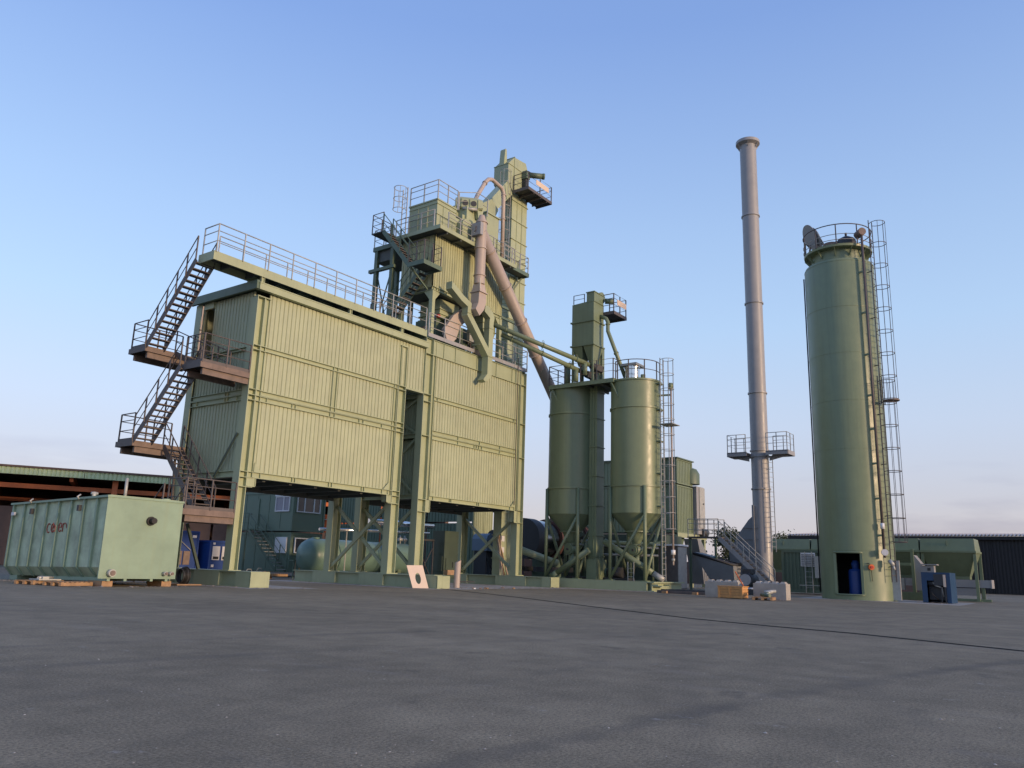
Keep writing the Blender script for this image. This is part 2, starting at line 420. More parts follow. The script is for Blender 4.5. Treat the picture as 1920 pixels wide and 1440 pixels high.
    t.links.new(scr, c5.inputs[0]); t.links.new(co_.outputs[2], c5.inputs[6])
    t.links.new(c5.outputs[2], b.inputs['Base Color'])
    b.inputs['Roughness'].default_value = .82; b.inputs['Specular IOR Level'].default_value = .35
    bp = t.nodes.new('ShaderNodeBump'); bp.inputs['Strength'].default_value = .35; bp.inputs['Distance'].default_value = .02
    t.links.new(mth('ADD', fine, mth('MULTIPLY', med, .6)), bp.inputs['Height']); t.links.new(bp.outputs[0], b.inputs['Normal'])
    return m
M['asphalt'] = asphalt()
M['seal'] = pbr('fresh_dark_asphalt', (.07, .066, .065), .85, var=.3, scale=2.5, bump=.4)
g = mesh(None, 'ground', 'asphalt', [(-2500, -2500, 0), (4000, -2500, 0), (4000, 4000, 0), (-2500, 4000, 0)], [(0, 1, 2, 3)]); tag(g, kind='structure')
def sheet(name, mat, poly, z):
    o = mesh(None, name, mat, [(x, y, z) for x, y in poly], [tuple(range(len(poly)))]); return tag(o, kind='structure')
sheet('concrete_apron', 'conc', [(18.2, 24.6), (21.2, 24.3), (21.4, 26.6), (22.2, 33), (26.2, 33), (26.3, 23.4), (28.4, 22.9), (31.5, 23.6), (37.3, 23.2), (38.4, 18.3), (43.6, 17.8), (44, 33), (18.2, 36)], .004)
sheet('silo_pad', 'conc', [(40.6, 12.2), (40.4, 5.2), (46, 5.2), (46, 12.6)], .004)
# ================================================================ left clad storage unit
Y0, Y1 = 27.0, 31.4
LU = root('storage_building', 'wide pale green ribbed storage block on columns, left half with the outside stair', 'building', (23.5, 29.2, 0))
g_ = 'green'
def front_col(P, xa, xb, zt, y=Y0, d=.42, z0=.6):
    c = hcol(P, 'column', g_, xa, xb, y, y+d, z0, zt, web=.2)
    box(c, 'base_plate', g_, xa-.1, xb+.1, y-.08, y+d+.08, z0-.04, z0)
    return c
front_col(LU, 18.97, 19.35, 11.6); front_col(LU, 27.45, 27.98, 9.55)
front_col(LU, 18.97, 19.35, 11.9, Y1-.42); front_col(LU, 27.45, 27.98, 9.5, Y1-.42)
hcol(LU, 'corner_post', g_, 19.37, 19.62, 27.03, 27.25, 4.2, 11.6, web=.1)
hcol(LU, 'corner_post', g_, 27.2, 27.43, 27.03, 27.25, 4.2, 9.55, web=.1)
hcol(LU, 'corner_post', g_, 27.53, 27.95, 27.0, 27.2, 9.56, 11.55, web=.13)
box(LU, 'post_cap', g_, 27.5, 27.98, 26.98, 27.2, 11.55, 11.6)
box(LU, 'post_cap', g_, 18.95, 19.64, 26.98, 27.28, 11.6, 11.64)
for xa, xb, z in ((19.36, 19.76, 3.82), (27.08, 27.44, 3.82)):
    boxes(LU, 'haunch_box', g_, [(xa, xb, 27.02, 27.06, z, 4.17), (xa, xb, 26.98, 27.3, z, z+.03), (xb-.03 if xa < 20 else xa, xb if xa < 20 else xa+.03, 26.98, 27.3, z, 4.17)])
for z in (3.8, 4.17, 4.4, 7.27, 7.48, 7.72, 9.36, 9.55):
    for xa, xb in ((18.99, 19.62), (27.2, 27.97)):
        boxes(LU, 'stiffener_plate', g_, [(xa, xb, 26.985, 27.19, z-.012, z+.012)])
ibeam(LU, 'floor_beam', g_, (19.62, Y0), (27.2, Y0), 4.17, 4.42, .22, stiff=(.35, 1.95, 2.1, 3.95, 4.12, 5.9, 6.05, 7.2))
ibeam(LU, 'storey_beam', g_, (19.62, Y0), (27.2, Y0), 7.26, 7.49, .22, stiff=(.3, 1.6, 1.78, 3.7, 3.95, 5.45, 5.7, 6.9))
ibeam(LU, 'storey_beam', g_, (19.62, Y0), (27.2, Y0), 7.5, 7.72, .22, stiff=(3.7, 3.95))
ibeam(LU, 'storey_beam', g_, (19.62, Y0), (27.5, Y0), 9.36, 9.56, .2, stiff=(3.7, 3.95, 7.6))
hcol(LU, 'mullion', g_, 23.3, 23.57, 27.01, 27.2, 7.72, 9.36, web=.09)
box(LU, 'lintel', g_, 27.98, 29.26, 27.02, 27.3, 9.47, 9.57)
yp = 27.09
corr(LU, 'wall_panel', 'clad', (19.63, yp), (27.2, yp), 4.42, 7.26)
corr(LU, 'wall_panel', 'clad', (19.63, yp), (23.3, yp), 7.72, 9.36)
corr(LU, 'wall_panel', 'clad', (23.57, yp), (27.2, yp), 7.72, 9.36)
corr(LU, 'wall_panel', 'clad', (19.63, yp), (29.26, yp), 9.57, 11.85)
for x, z, s in ((19.85, 4.42, -1), (27.0, 4.42, 1)):   # triangular corner gussets
    prism(LU, 'gusset', g_, [(x+s*.22, z), (x+s*.22, z+.36), (x-s*.14, z)], 'y', 27.0, 27.03)
box(LU, 'cornice', g_, 18.9, 29.32, 26.84, 27.06, 11.86, 12.12)
box(LU, 'cornice_lip', g_, 18.88, 29.34, 26.82, 26.9, 12.12, 12.16)
box(LU, 'roof_sheet', 'dgreen', 18.9, 29.3, 27.06, 31.5, 11.98, 12.06)
box(LU, 'gutter', 'dgreen', 18.78, 18.9, 26.9, 31.6, 11.88, 12.24)
# end wall on the stair side
xe = 19.08
ibeam(LU, 'end_beam', g_, (18.97, Y1-.42), (18.97, Y0+.42), 4.17, 4.42, .22)
ibeam(LU, 'end_beam', g_, (18.97, Y1-.42), (18.97, Y0+.42), 7.26, 7.49, .22, stiff=(.4, 2.4, 2.55, 3.2))
ibeam(LU, 'end_beam', g_, (18.97, Y1-.42), (18.97, Y0+.42), 7.5, 7.72, .22, stiff=(2.4, 2.55))
corr(LU, 'end_wall_panel', 'clad', (xe, Y1-.42), (xe, Y0+.42), 4.42, 7.26)
corr(LU, 'end_wall_panel', 'clad', (xe, Y1-.42), (xe, Y0+.42), 7.72, 9.36)
ibeam(LU, 'end_beam', g_, (18.97, Y1-.42), (18.97, Y0+.42), 9.36, 9.5, .22)
corr(LU, 'end_wall_panel', 'clad', (xe, 30.15), (xe, Y0+.42), 9.5, 11.9)
corr(LU, 'end_wall_panel', 'clad', (xe, 30.98), (xe, 30.85), 9.5, 11.9, pitch=.13)
box(LU, 'door_header', g_, 19.0, 19.1, 30.15, 30.85, 11.62, 11.9)
dr = bar(LU, 'door', 'duct', (18.95, 30.86, 10.56), (18.56, 30.2, 10.56), .05, 2.02); rod(dr, 'handle', 'dark', (18.6, 30.2, 10.5), (18.5, 30.25, 10.5), .03, 6)
bar(LU, 'end_brace', 'deep', (18.93, 28.6, 4.2), (18.93, 27.35, 5.9), .05, .1)
# rear and inner walls, floor grid
corr(LU, 'rear_wall_panel', 'clad', (27.4, Y1-.05), (19.4, Y1-.05), 4.42, 11.9)
corr(LU, 'inner_end_wall_panel', 'clad', (27.9, 27.5), (27.9, 30.95), 4.42, 11.9)
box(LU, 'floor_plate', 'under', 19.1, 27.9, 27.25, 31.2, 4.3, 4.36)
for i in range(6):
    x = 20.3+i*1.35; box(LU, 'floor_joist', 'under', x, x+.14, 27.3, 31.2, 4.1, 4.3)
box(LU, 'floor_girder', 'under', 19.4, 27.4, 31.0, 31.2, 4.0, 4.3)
# ================================================================ right clad unit
RU = root('mixer_building', 'narrower pale green ribbed block on columns, right half under the tower', 'building', (33.8, 29.2, 0))
front_col(RU, 29.27, 29.87, 12.45); front_col(RU, 37.72, 38.3, 12.45)
front_col(RU, 29.27, 29.87, 12.4, Y1-.42); front_col(RU, 37.6, 38.2, 12.4, Y1-.42)
hcol(RU, 'corner_post', g_, 29.89, 30.13, 27.03, 27.25, 4.2, 12.4, web=.1)
hcol(RU, 'corner_post', g_, 37.45, 37.7, 27.03, 27.25, 4.2, 12.4, web=.1)
boxes(RU, 'haunch_box', g_, [(29.88, 30.18, 27.02, 27.06, 3.56, 4.17), (29.88, 30.18, 26.98, 27.3, 3.56, 3.59), (30.15, 30.18, 26.98, 27.3, 3.56, 4.17)])
boxes(RU, 'haunch_box', g_, [(37.38, 37.7, 27.02, 27.06, 3.5, 4.17), (37.38, 37.7, 26.98, 27.3, 3.5, 3.53), (37.38, 37.41, 26.98, 27.3, 3.5, 4.17)])
for z in (3.57, 4.17, 7.37, 9.12, 9.5, 11.63):
    boxes(RU, 'stiffener_plate', g_, [(29.3, 29.88, 26.985, 27.19, z-.012, z+.012)])
for z in (3.52, 4.22, 7.28, 9.3, 11.66):
    boxes(RU, 'stiffener_plate', g_, [(37.75, 38.28, 26.985, 27.19, z-.012, z+.012)])
ibeam(RU, 'floor_beam', g_, (30.13, Y0), (37.45, Y0), 4.17, 4.4, .22, stiff=(.3, 1.6, 1.72, 3.9, 4.05, 6.9))
ibeam(RU, 'storey_beam', g_, (30.13, Y0), (37.45, Y0), 7.48, 7.72, .22, stiff=(2.05, 3.9, 5.75))
ibeam(RU, 'storey_beam', g_, (30.13, Y0), (37.45, Y0), 7.24, 7.47, .22, stiff=(2.05, 3.45, 3.65, 3.85, 4.1, 5.75))
ibeam(RU, 'storey_beam', g_, (30.13, Y0), (37.45, Y0), 9.27, 9.48, .22, stiff=(.25, 7.0))
corr(RU, 'wall_panel', 'clad', (30.13, yp), (37.45, yp), 4.4, 7.24)
corr(RU, 'wall_panel', 'clad', (30.13, yp), (37.45, yp), 7.72, 9.27)
corr(RU, 'wall_panel', 'clad', (30.13, yp), (37.45, yp), 9.48, 11.62)
ibeam(RU, 'top_girder', g_, (29.89, Y0), (37.72, Y0), 11.62, 12.45, .3, stiff=(.8, 1.75, 3.6, 5.4, 6.95, 7.3), web=.06)
for x, s in ((30.36, -1), (37.22, 1)):
    prism(RU, 'gusset', g_, [(x+s*.22, 4.4), (x+s*.22, 4.76), (x-s*.14, 4.4)], 'y', 27.0, 27.03)
# wall and bracing that show through the gap between the two blocks
for z0, z1 in ((4.42, 7.2), (7.5, 9.3), (9.5, 12.3)):
    corr(RU, 'side_wall_panel', 'clad', (29.62, Y1-.45), (29.62, Y0+.45), z0, z1)
for z in (4.2, 7.25, 9.3):
    ibeam(RU, 'side_beam', g_, (29.32, Y1-.42), (29.32, Y0+.42), z, z+.22, .25)
for z0, z1 in ((4.45, 7.2), (7.5, 9.25)):
    bar(RU, 'side_brace', g_, (29.42, 30.9, z0), (29.42, 27.5, z1), .1, .12)
    bar(RU, 'side_brace', g_, (29.5, 30.9, z1), (29.5, 27.5, z0), .1, .12)
corr(RU, 'rear_wall_panel', 'clad', (37.6, Y1-.05), (29.8, Y1-.05), 4.4, 12.3)
corr(RU, 'far_end_wall_panel', 'clad', (38.2, 27.45), (38.2, 30.95), 4.4, 12.3)
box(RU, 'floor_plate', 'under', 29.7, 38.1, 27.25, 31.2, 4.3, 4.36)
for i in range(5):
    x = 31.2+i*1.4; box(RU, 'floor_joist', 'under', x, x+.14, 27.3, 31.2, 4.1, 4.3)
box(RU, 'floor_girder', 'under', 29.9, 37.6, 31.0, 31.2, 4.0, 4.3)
rod(RU, 'rain_pipe', 'primer', (37.3, 26.93, 4.5), (37.3, 26.93, 13.2), .022, 6)
box(RU, 'roof_deck', 'dgreen', 29.27, 38.3, 27.1, 31.4, 12.46, 12.52)
# cross bracing under the blocks
def xbrace(P, x, z0=.75, z1=3.75, dx=.0):
    bar(P, 'cross_brace', g_, (x, Y1-.35, z0), (x, Y0+.35, z1), .12, .15)
    bar(P, 'cross_brace', g_, (x+.14, Y1-.35, z1), (x+.14, Y0+.35, z0), .12, .15)
xbrace(LU, 27.6); xbrace(RU, 29.45); xbrace(RU, 37.85)
# base frames on the ground: box girders with proud stiffened cells
def base_frame(label, xa, xb, ya, yb, zt, cells, grp='base frames under the plant'):
    P = root('base_frame', label, 'base frame', ((xa+xb)/2, (ya+yb)/2, 0), grp)
    box(P, 'top_flange', g_, xa, xb, ya, yb, zt-.035, zt); box(P, 'bottom_flange', g_, xa, xb, ya, yb, .006, .04)
    box(P, 'web', g_, xa+.14, xb-.14, ya+.02, yb-.02, .04, zt-.035)
    box(P, 'end_plate', g_, xa+.004, xb-.004, ya-.012, ya+.02, .04, zt-.036)
    for a, b in cells: box(P, 'stiffener_box', g_, xa+.008, xb-.008, a, b, .041, zt-.036)
    return P
base_frame('pale green steel base frame under the corner column beside the box tank', 18.75, 19.6, 25.35, 33.0, .58, ((25.4, 26.25), (27.3, 28.95), (30.6, 32.2)))
base_frame('green steel base frame with the white board leaning on its end', 27.3, 28.15, 23.75, 33.5, .56, ((23.8, 25.3), (27.1, 28.7), (30.35, 32.0)))
base_frame('green steel base frame half hidden behind the upright grey pipe', 29.2, 30.0, 25.6, 33.2, .56, ((25.7, 26.6), (28.0, 29.5), (30.4, 32)))
base_frame('green steel base frame under the rightmost building column', 37.55, 38.4, 24.5, 33.0, .55, ((24.55, 25.1), (26.2, 28.3), (30.4, 32)))
# ================================================================ roof walkway and outside staircase
WK = root('roof_walkway', 'long railed walkway along the roof edge of the left ribbed block', 'walkway', (23, 27.4, 12.1))
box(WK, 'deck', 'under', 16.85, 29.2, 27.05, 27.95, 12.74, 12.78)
box(WK, 'fascia', g_, 16.8, 29.2, 26.98, 27.04, 12.46, 12.82)
box(WK, 'fascia', g_, 16.8, 29.2, 27.96, 28.02, 12.46, 12.82)
box(WK, 'end_fascia', g_, 16.74, 16.8, 26.98, 28.02, 12.46, 12.82)
box(WK, 'end_fascia', g_, 29.2, 29.24, 26.98, 28.02, 12.46, 12.82)
for i in range(10):
    x = 17.7+i*1.2; box(WK, 'deck_joist', 'under', x, x+.06, 27.05, 27.95, 12.5, 12.74)
for x in (19.05, 23.95, 27.4):
    for y in (27.0, 27.85):
        hcol(WK, 'stub_post', g_, x, x+.16, y, y+.14, 12.16, 12.46, fl=.02, web=.07)
railing(WK, [(16.82, 27.9, 12.78), (16.82, 26.95, 12.78), (29.1, 26.95, 12.78)], 1.18, 1.18, 'galv', .025, pr=.04)
railing(WK, [(17.6, 28.04, 12.78), (29.1, 28.04, 12.78)], 1.18, 1.18, 'galv', .022, pr=.036)
ST = root('outside_staircase', 'dark steel switchback staircase with landings on the end of the left block', 'staircase', (17.7, 29.4, 0))
pm = 'primer'
def landing(x0, x1, y0, y1, z, sup=True):
    box(ST, 'landing_plate', 'dark', x0, x1, y0, y1, z-.05, z)
    for a in (y0, y1): box(ST, 'landing_channel', 'rustp', x0-.01, x1+.01, a-.03, a+.03, z-.2, z+.02)
    box(ST, 'landing_channel', pm, x0-.03, x0, y0-.04, y1+.04, z-.2, z+.02)
    if sup:
        for a in (y0+.12, y1-.12): box(ST, 'support_beam', 'rustp', x0+.15, 19.0, a-.06, a+.06, z-.44, z-.2)
ys0, ys1 = 28.15, 30.9
for z in (2.75, 8.3): landing(16.75, 18.93, 27.0, ys0, z)
for z in (5.5, 9.42): landing(16.62, 18.93, ys1, 32.1, z)
xl, xr = 17.02, 18.05
stair(ST, (xl, ys1, .1), (xl, ys0, 2.7), .78, 12, pm)
stair(ST, (xr+.3, ys0, 2.75), (xr+.3, ys1, 5.45), .78, 13, pm)
stair(ST, (xl, ys1, 5.5), (xl, ys0, 8.25), .78, 13, pm)
stair(ST, (xr+.3, ys0, 8.3), (xr+.3, ys1, 9.4), .78, 6, pm)
stair(ST, (xl, ys1, 9.42), (xl, 27.98, 12.6), .78, 15, pm)
for z in (2.75, 8.3):
    railing(ST, [(16.8, ys0, z), (16.8, 26.98, z), (18.9, 26.98, z)], 1.15, 1.05, pm, .024, toe=.14)
    if z < 4: railing(ST, [(17.5, ys0+.05, z), (17.85, ys0+.05, z)], 1.15, 1.0, pm, .024)
for z in (5.5, 9.42):
    railing(ST, [(16.66, ys1+.1, z), (16.66, 32.06, z), (18.9, 32.06, z)], 1.15, 1.05, pm, .024, toe=.14)
for a, b in (((17.35, 28.6, 2.3), (16.7, 28.6, .02)), ((18.0, 28.6, 2.3), (18.7, 28.6, .6))):
    bar(ST, 'support_brace', 'deep', a, b, .1, .1)
bar(ST, 'support_brace', 'primer', (18.9, 31.5, 5.1), (18.9, 31.3, 2.9), .08, .08)
# ================================================================ deck on the right block
DK = root('tower_deck_railing', 'grey guard railing along the deck edge below the tower', 'railing', (33.8, 27, 12.5))
railing(DK, [(29.35, 26.97, 12.53), (33.1, 26.97, 12.53)], 1.27, 1.1, 'galv', .024, toe=.2, toemat='stack')
railing(DK, [(34.5, 26.97, 12.53), (38.25, 26.97, 12.53), (38.25, 31.3, 12.53)], 1.27, 1.1, 'galv', .024, toe=.2, toemat='stack')
# ================================================================ mixing tower
MT = root('mixing_tower', 'stained pale green ribbed tower box raised on posts above the right block', 'tower', (32.9, 28.5, 12.5))
TX0, TX1, TY0, TY1 = 29.8, 35.95, 27.25, 29.7
for x in (TX0, 32.6, TX1-.22):
    for y in (TY0, TY1-.24):
        if x == 32.6 and y == TY0: continue
        box(MT, 'tower_leg', g_, x, x+.22, y, y+.24, 12.52, 15.25)
for x, s in ((TX0+.22, 1), (TX1-.22, -1)):
    prism(MT, 'haunch_gusset', g_, [(x, 15.25), (x+s*.42, 15.25), (x, 14.75)], 'y', TY0+.02, TY0+.2)
prism(MT, 'haunch_gusset', g_, [(TY0+.24, 15.25), (TY0+.66, 15.25), (TY0+.24, 14.75)], 'x', TX0+.02, TX0+.2)
prism(MT, 'haunch_gusset', g_, [(TY1-.24, 15.25), (TY1-.66, 15.25), (TY1-.24, 14.75)], 'x', TX0+.02, TX0+.2)
ibeam(MT, 'tower_floor_beam', g_, (TX0, TY0-.03), (TX1, TY0-.03), 15.25, 15.46, .2, stiff=(.3, .5, 1.1, 2.0, 3.0, 4.0, 5.0, 5.9))
ibeam(MT, 'tower_floor_beam', g_, (TX0-.03, TY1), (TX0-.03, TY0), 15.25, 15.46, .2, stiff=(.4, 1.2, 2.0))
box(MT, 'tower_floor', 'under', TX0+.05, TX1-.05, TY0+.2, TY1-.05, 15.27, 15.4)
corr(MT, 'tower_wall_panel', 'stained', (TX0+.02, TY0+.02), (32.9, TY0+.02), 15.46, 18.42, pitch=.19)
corr(MT, 'tower_wall_panel', 'stained', (32.92, TY0+.02), (TX1-.02, TY0+.02), 15.46, 18.42, pitch=.19)
corr(MT, 'tower_side_panel', 'stained', (TX0+.02, TY1-.02), (TX0+.02, TY0+.03), 15.46, 18.42, pitch=.3, groove=.035)
corr(MT, 'tower_rear_panel', 'stained', (TX1-.02, TY1-.02), (TX0+.03, TY1-.02), 15.46, 18.42)
corr(MT, 'tower_far_panel', 'stained', (TX1-.02, TY0+.04), (TX1-.02, TY1-.03), 15.46, 18.42)
# mixer machinery in the open bay under the tower
MX = root('mixer', 'green pugmill mixer between the tower legs', 'mixer', (32.6, 28.6, 12.5))
box(MX, 'mixer_trough', 'dgreen', 30.9, 33.6, 27.9, 29.4, 12.9, 14.1)
box(MX, 'mixer_hood', 'green', 31.0, 32.6, 27.75, 29.2, 14.2, 15.2)
for z in (14.1, 14.32, 14.6): box(MX, 'hood_flange', 'green', 30.9, 32.7, 27.68, 29.25, z, z+.04)
rod(MX, 'gearbox', 'dark', (30.6, 28.2, 13.2), (30.6, 28.9, 13.2), .4, 16)
rod(MX, 'drive_motor', 'dgreen', (33.6, 28.0, 13.4), (34.6, 28.0, 13.4), .28, 14)
rod(MX, 'belt_guard', 'dark', (34.7, 27.9, 13.3), (34.7, 28.1, 13.3), .5, 16)
for x, z, m in ((30.6, 14.1, 'red'), (31.4, 13.5, 'red'), (30.2, 14.0, 'blue')):
    rod(MX, 'valve_actuator', m, (x, 27.6, z), (x+.22, 27.6, z), .09, 10)
box(MX, 'control_box', 'galv', 33.2, 33.6, 27.4, 27.6, 13.3, 14.2)
for i in range(3): rod(MX, 'air_line', 'primer', (33.25+.2*i, 27.5, 12.6), (33.25+.2*i, 27.5, 15.2), .03, 6)
WT = root('weigh_hopper', 'green weighing hopper on the right deck beside the tower', 'hopper', (35.2, 27.9, 12.5))
prism(WT, 'hopper_body', 'green', [(34.6, 15.2), (35.8, 15.2), (35.8, 14.4), (35.4, 13.6), (35.0, 13.6), (34.6, 14.4)], 'y', 27.6, 28.6)
for z in (14.4, 14.8): box(WT, 'body_flange', 'green', 34.55, 35.85, 27.55, 28.65, z, z+.04)
rod(WT, 'outlet', 'galv', (35.2, 28.1, 13.6), (35.2, 28.1, 12.6), .14, 10)
for x in (35.0, 35.9, 36.2): rod(WT, 'steam_pipe', 'galv', (x, 27.5, 12.55), (x, 27.5, 15.1), .05, 8)
# ================================================================ open bin frame behind the tower
BFm = root('open_bin_frame', 'open dark green steel frame behind the tower, with cross bracing', 'steel frame', (30.6, 31, 12.5))
for x in (29.75, 31.4):
    for y in (30.35, 31.6): box(BFm, 'frame_leg', 'dgreen', x, x+.22, y, y+.22, 12.52, 18.35)
for y in (30.35, 31.6):
    bar(BFm, 'frame_brace', 'dgreen', (29.86, 30.45, 13.2), (29.86, 31.7, 17.2), .05, .06)
bar(BFm, 'frame_brace', 'dgreen', (29.86, 31.7, 13.2), (29.86, 30.45, 17.2), .05, .06)
box(BFm, 'frame_beam', 'dgreen', 29.72, 31.65, 30.3, 31.95, 18.35, 18.6)
box(BFm, 'frame_beam', 'dgreen', 29.7, 29.9, 30.2, 32.2, 17.1, 17.28)
box(BFm, 'bin_floor', 'under', 29.9, 31.6, 30.4, 31.8, 17.7, 18.35)
railing(BFm, [(29.75, 30.3, 12.55), (29.75, 31.9, 12.55)], 1.1, .8, 'dgreen', .024)
railing(BFm, [(29.75, 30.4, 18.6), (29.75, 31.9, 18.6), (31.5, 31.9, 18.6)], 1.05, 1.0, 'galv', .022)
# ================================================================ tower stair
TS = root('tower_stair', 'dark steel stair with small landing up the side of the tower', 'staircase', (29.1, 28.6, 12.5))
box(TS, 'landing_plate', 'under', 28.28, 29.66, 26.6, 27.75, 16.26, 16.3)
for b in ((28.26, 28.3, 26.58, 27.77, 16.1, 16.34), (29.64, 29.68, 26.58, 27.77, 16.1, 16.34), (28.3, 29.64, 26.58, 26.62, 16.1, 16.34)): box(TS, 'landing_edge', 'dgreen', *b)
railing(TS, [(28.3, 27.7, 16.3), (28.3, 26.62, 16.3), (29.62, 26.62, 16.3), (29.62, 27.3, 16.3)], 1.12, .7, 'primer', .022)
stair(TS, (29.45, 30.2, 13.7), (29.45, 27.7, 16.2), .62, 11, 'dgreen', 'primer')
stair(TS, (28.65, 27.75, 16.3), (28.65, 29.75, 18.6), .66, 10, 'dgreen', 'primer')
box(TS, 'top_landing', 'under', 28.3, 29.75, 29.75, 30.65, 18.58, 18.64)
railing(TS, [(28.32, 29.8, 18.64), (28.32, 30.62, 18.64), (29.7, 30.62, 18.64)], 1.1, .7, 'primer', .022)
box(TS, 'lower_landing', 'under', 28.9, 29.75, 30.1, 31.0, 13.66, 13.72)
railing(TS, [(28.92, 30.2, 13.72), (28.92, 30.95, 13.72)], 1.1, .7, 'primer', .022)
bar(TS, 'landing_bracket', 'dgreen', (28.4, 27.6, 16.1), (29.75, 27.6, 15.3), .06, .08)
for y in (30.2, 30.9): box(TS, 'landing_post', 'dgreen', 28.95, 29.05, y, y+.1, 12.52, 13.66)
# ================================================================ screening unit on the tower
SU = root('screening_unit', 'large green screen housing on top of the tower with walkway round it', 'screen housing', (32.5, 28.2, 18.4))
box(SU, 'platform_deck', 'under', 29.3, 36.2, 26.55, 29.9, 18.44, 18.5)
for b in ((29.28, 36.22, 26.5, 26.56, 18.4, 18.62), (29.26, 29.3, 26.5, 29.92, 18.4, 18.62)): box(SU, 'platform_edge', g_, *b)
for i in range(6):
    x = 29.9+i*1.15; box(SU, 'deck_joist', 'under', x, x+.08, 26.56, 29.9, 18.3, 18.44)
box(SU, 'housing', g_, 29.72, 31.3, 27.2, 29.25, 18.88, 20.38)
box(SU, 'housing_lid', g_, 29.68, 31.34, 27.15, 29.3, 20.38, 20.46)
for z in (19.55, 20.16): box(SU, 'housing_flange', g_, 29.69, 31.33, 27.16, 29.28, z, z+.03)
for y in (27.85, 28.55): box(SU, 'housing_rib', g_, 29.685, 29.72, y, y+.03, 18.9, 20.15)
for x in (30.2, 30.75): box(SU, 'housing_rib', g_, x, x+.03, 27.165, 27.2, 18.9, 20.15)
box(SU, 'rear_housing', g_, 31.36, 35.6, 27.3, 29.2, 18.6, 20.0)
for x in (32.2, 33.2, 34.2, 35.2): box(SU, 'rear_rib', g_, x, x+.05, 27.22, 29.25, 18.62, 20.05)
prism(SU, 'motor_cover', g_, [(31.5, 18.7), (32.4, 18.7), (32.4, 19.7), (32.2, 19.95), (31.7, 19.95), (31.5, 19.7)], 'y', 26.85, 27.28)
box(SU, 'access_door', g_, 33.3, 34.0, 27.18, 27.22, 18.9, 19.8)
box(SU, 'inlet_box', g_, 34.4, 35.6, 27.5, 28.9, 20.0, 21.6)
box(SU, 'inlet_flange', g_, 34.32, 35.68, 27.42, 28.98, 21.55, 21.62)
for x in (31.9, 32.6, 33.5):
    box(SU, 'inspection_hatch', g_, x, x+.5, 27.24, 27.3, 20.02, 20.4)
railing(SU, [(29.74, 29.25, 20.46), (29.74, 27.2, 20.46), (31.4, 27.2, 20.46)], 1.12, 1.0, 'galv', .026)
railing(SU, [(30.0, 26.58, 18.5), (33.0, 26.58, 18.5), (36.1, 26.58, 18.5)], 1.1, 1.0, 'galv', .024)
railing(SU, [(29.32, 27.0, 18.5), (29.32, 29.8, 18.5)], 1.1, .9, 'galv', .024)
railing(SU, [(31.5, 27.2, 20.46), (33.1, 27.2, 21.1), (34.1, 27.2, 21.1)], 1.1, 1.3, 'galv', .024, mids=(.5,))
ladder(SU, (29.6, 29.55), (-1, .2), 18.6, 21.6, 20.2, 21.5, 'galv', hoops=.65)
# twin-eyed vibrator hood
VH = root('vibrator_hood', 'faceted green hood with two round dark openings on top of the screen', 'hood', (32.6, 27.5, 20.4))
ax = Vector((.72, -.69, 0)).normalized(); nz = Vector((-.69, -.72, 0))
def lp(s, q, z, c=Vector((32.55, 27.35, 21.25))): return tuple(c+ax*s+nz*q+UP*z)
oc = [(-.35, -.36), (.24, -.38), (.34, -.3), (.3, .2), (.08, .42), (-.35, .42)]
secs = [(-.78, .8), (-.48, 1.0), (.48, 1.0), (.78, .8)]
v = []; f = []
for s, k in secs:
    for q, z in oc: v.append(lp(s, q*k, z*k))
for i in range(3):
    for j in range(6): f.append((i*6+j, i*6+(j+1) % 6, (i+1)*6+(j+1) % 6, (i+1)*6+j))
f += [tuple(reversed(range(6))), tuple(range(18, 24))]
mesh(VH, 'hood_shell', g_, v, f)
for s in (-.24, .24):
    rod(VH, 'round_opening', 'dark', lp(s, .2, -.06), lp(s, .352, -.06), .17, 16)
    rod(VH, 'opening_rim', g_, lp(s, .2, -.06), lp(s, .34, -.06), .2, 16)
for s in (-.48, 0, .48): bar(VH, 'hood_seam', 'dgreen', lp(s, .34, -.34), lp(s, .3, .2), .035, .05)
for s in (-.7, .6):
    prism(VH, 'support_bracket', g_, [(lp(s, 0, 0)[0]-.15, 20.4), (lp(s, 0, 0)[0]+.15, 20.4), (lp(s, 0, 0)[0]+.28, 21.0), (lp(s, 0, 0)[0]-.28, 21.0)], 'y', lp(s, 0, 0)[1]-.1, lp(s, 0, 0)[1]+.1)
box(VH, 'pedestal', g_, 32.1, 33.0, 27.1, 27.8, 20.0, 20.95)
rod(VH, 'drive_shaft', 'galv', lp(-.4, .36, -.42), lp(.45, .36, -.42), .09, 10)
# ================================================================ tall hot elevator
EV = root('hot_elevator', 'tall green bucket elevator shaft rising behind the tower with head platform', 'elevator', (39.8, 29.3, 0))
EX0, EX1, EY0, EY1 = 38.92, 40.62, 29.0, 29.6
box(EV, 'shaft', g_, EX0, EX1, EY0, EY1, .05, 25.3)
z = 1.5
while z < 25:
    box(EV, 'shaft_flange', g_, EX0-.06, EX1+.06, EY0-.06, EY1+.06, z, z+.05); z += 1.36
for x in (EX0+.55, EX0+1.1): box(EV, 'shaft_rib', g_, x, x+.05, EY0-.035, EY0, .1, 25.2)
prism(EV, 'elevator_head', g_, [(38.35, 25.75), (38.35, 27.0), (39.0, 27.72), (40.32, 27.85), (40.62, 27.2), (40.62, 25.25), (38.92, 25.25)], 'y', 28.98, 30.15)
for x in (39.0,): box(EV, 'head_seam', g_, x-.02, x+.03, 28.94, 30.18, 25.3, 27.76)
box(EV, 'head_seam', g_, 38.32, 40.66, 28.94, 30.18, 27.0, 27.04)
prism(EV, 'vent_hood', g_, [(38.4, 27.05), (38.72, 27.4), (38.68, 28.2), (38.58, 28.3), (38.5, 28.2)], 'y', 29.4, 29.8)
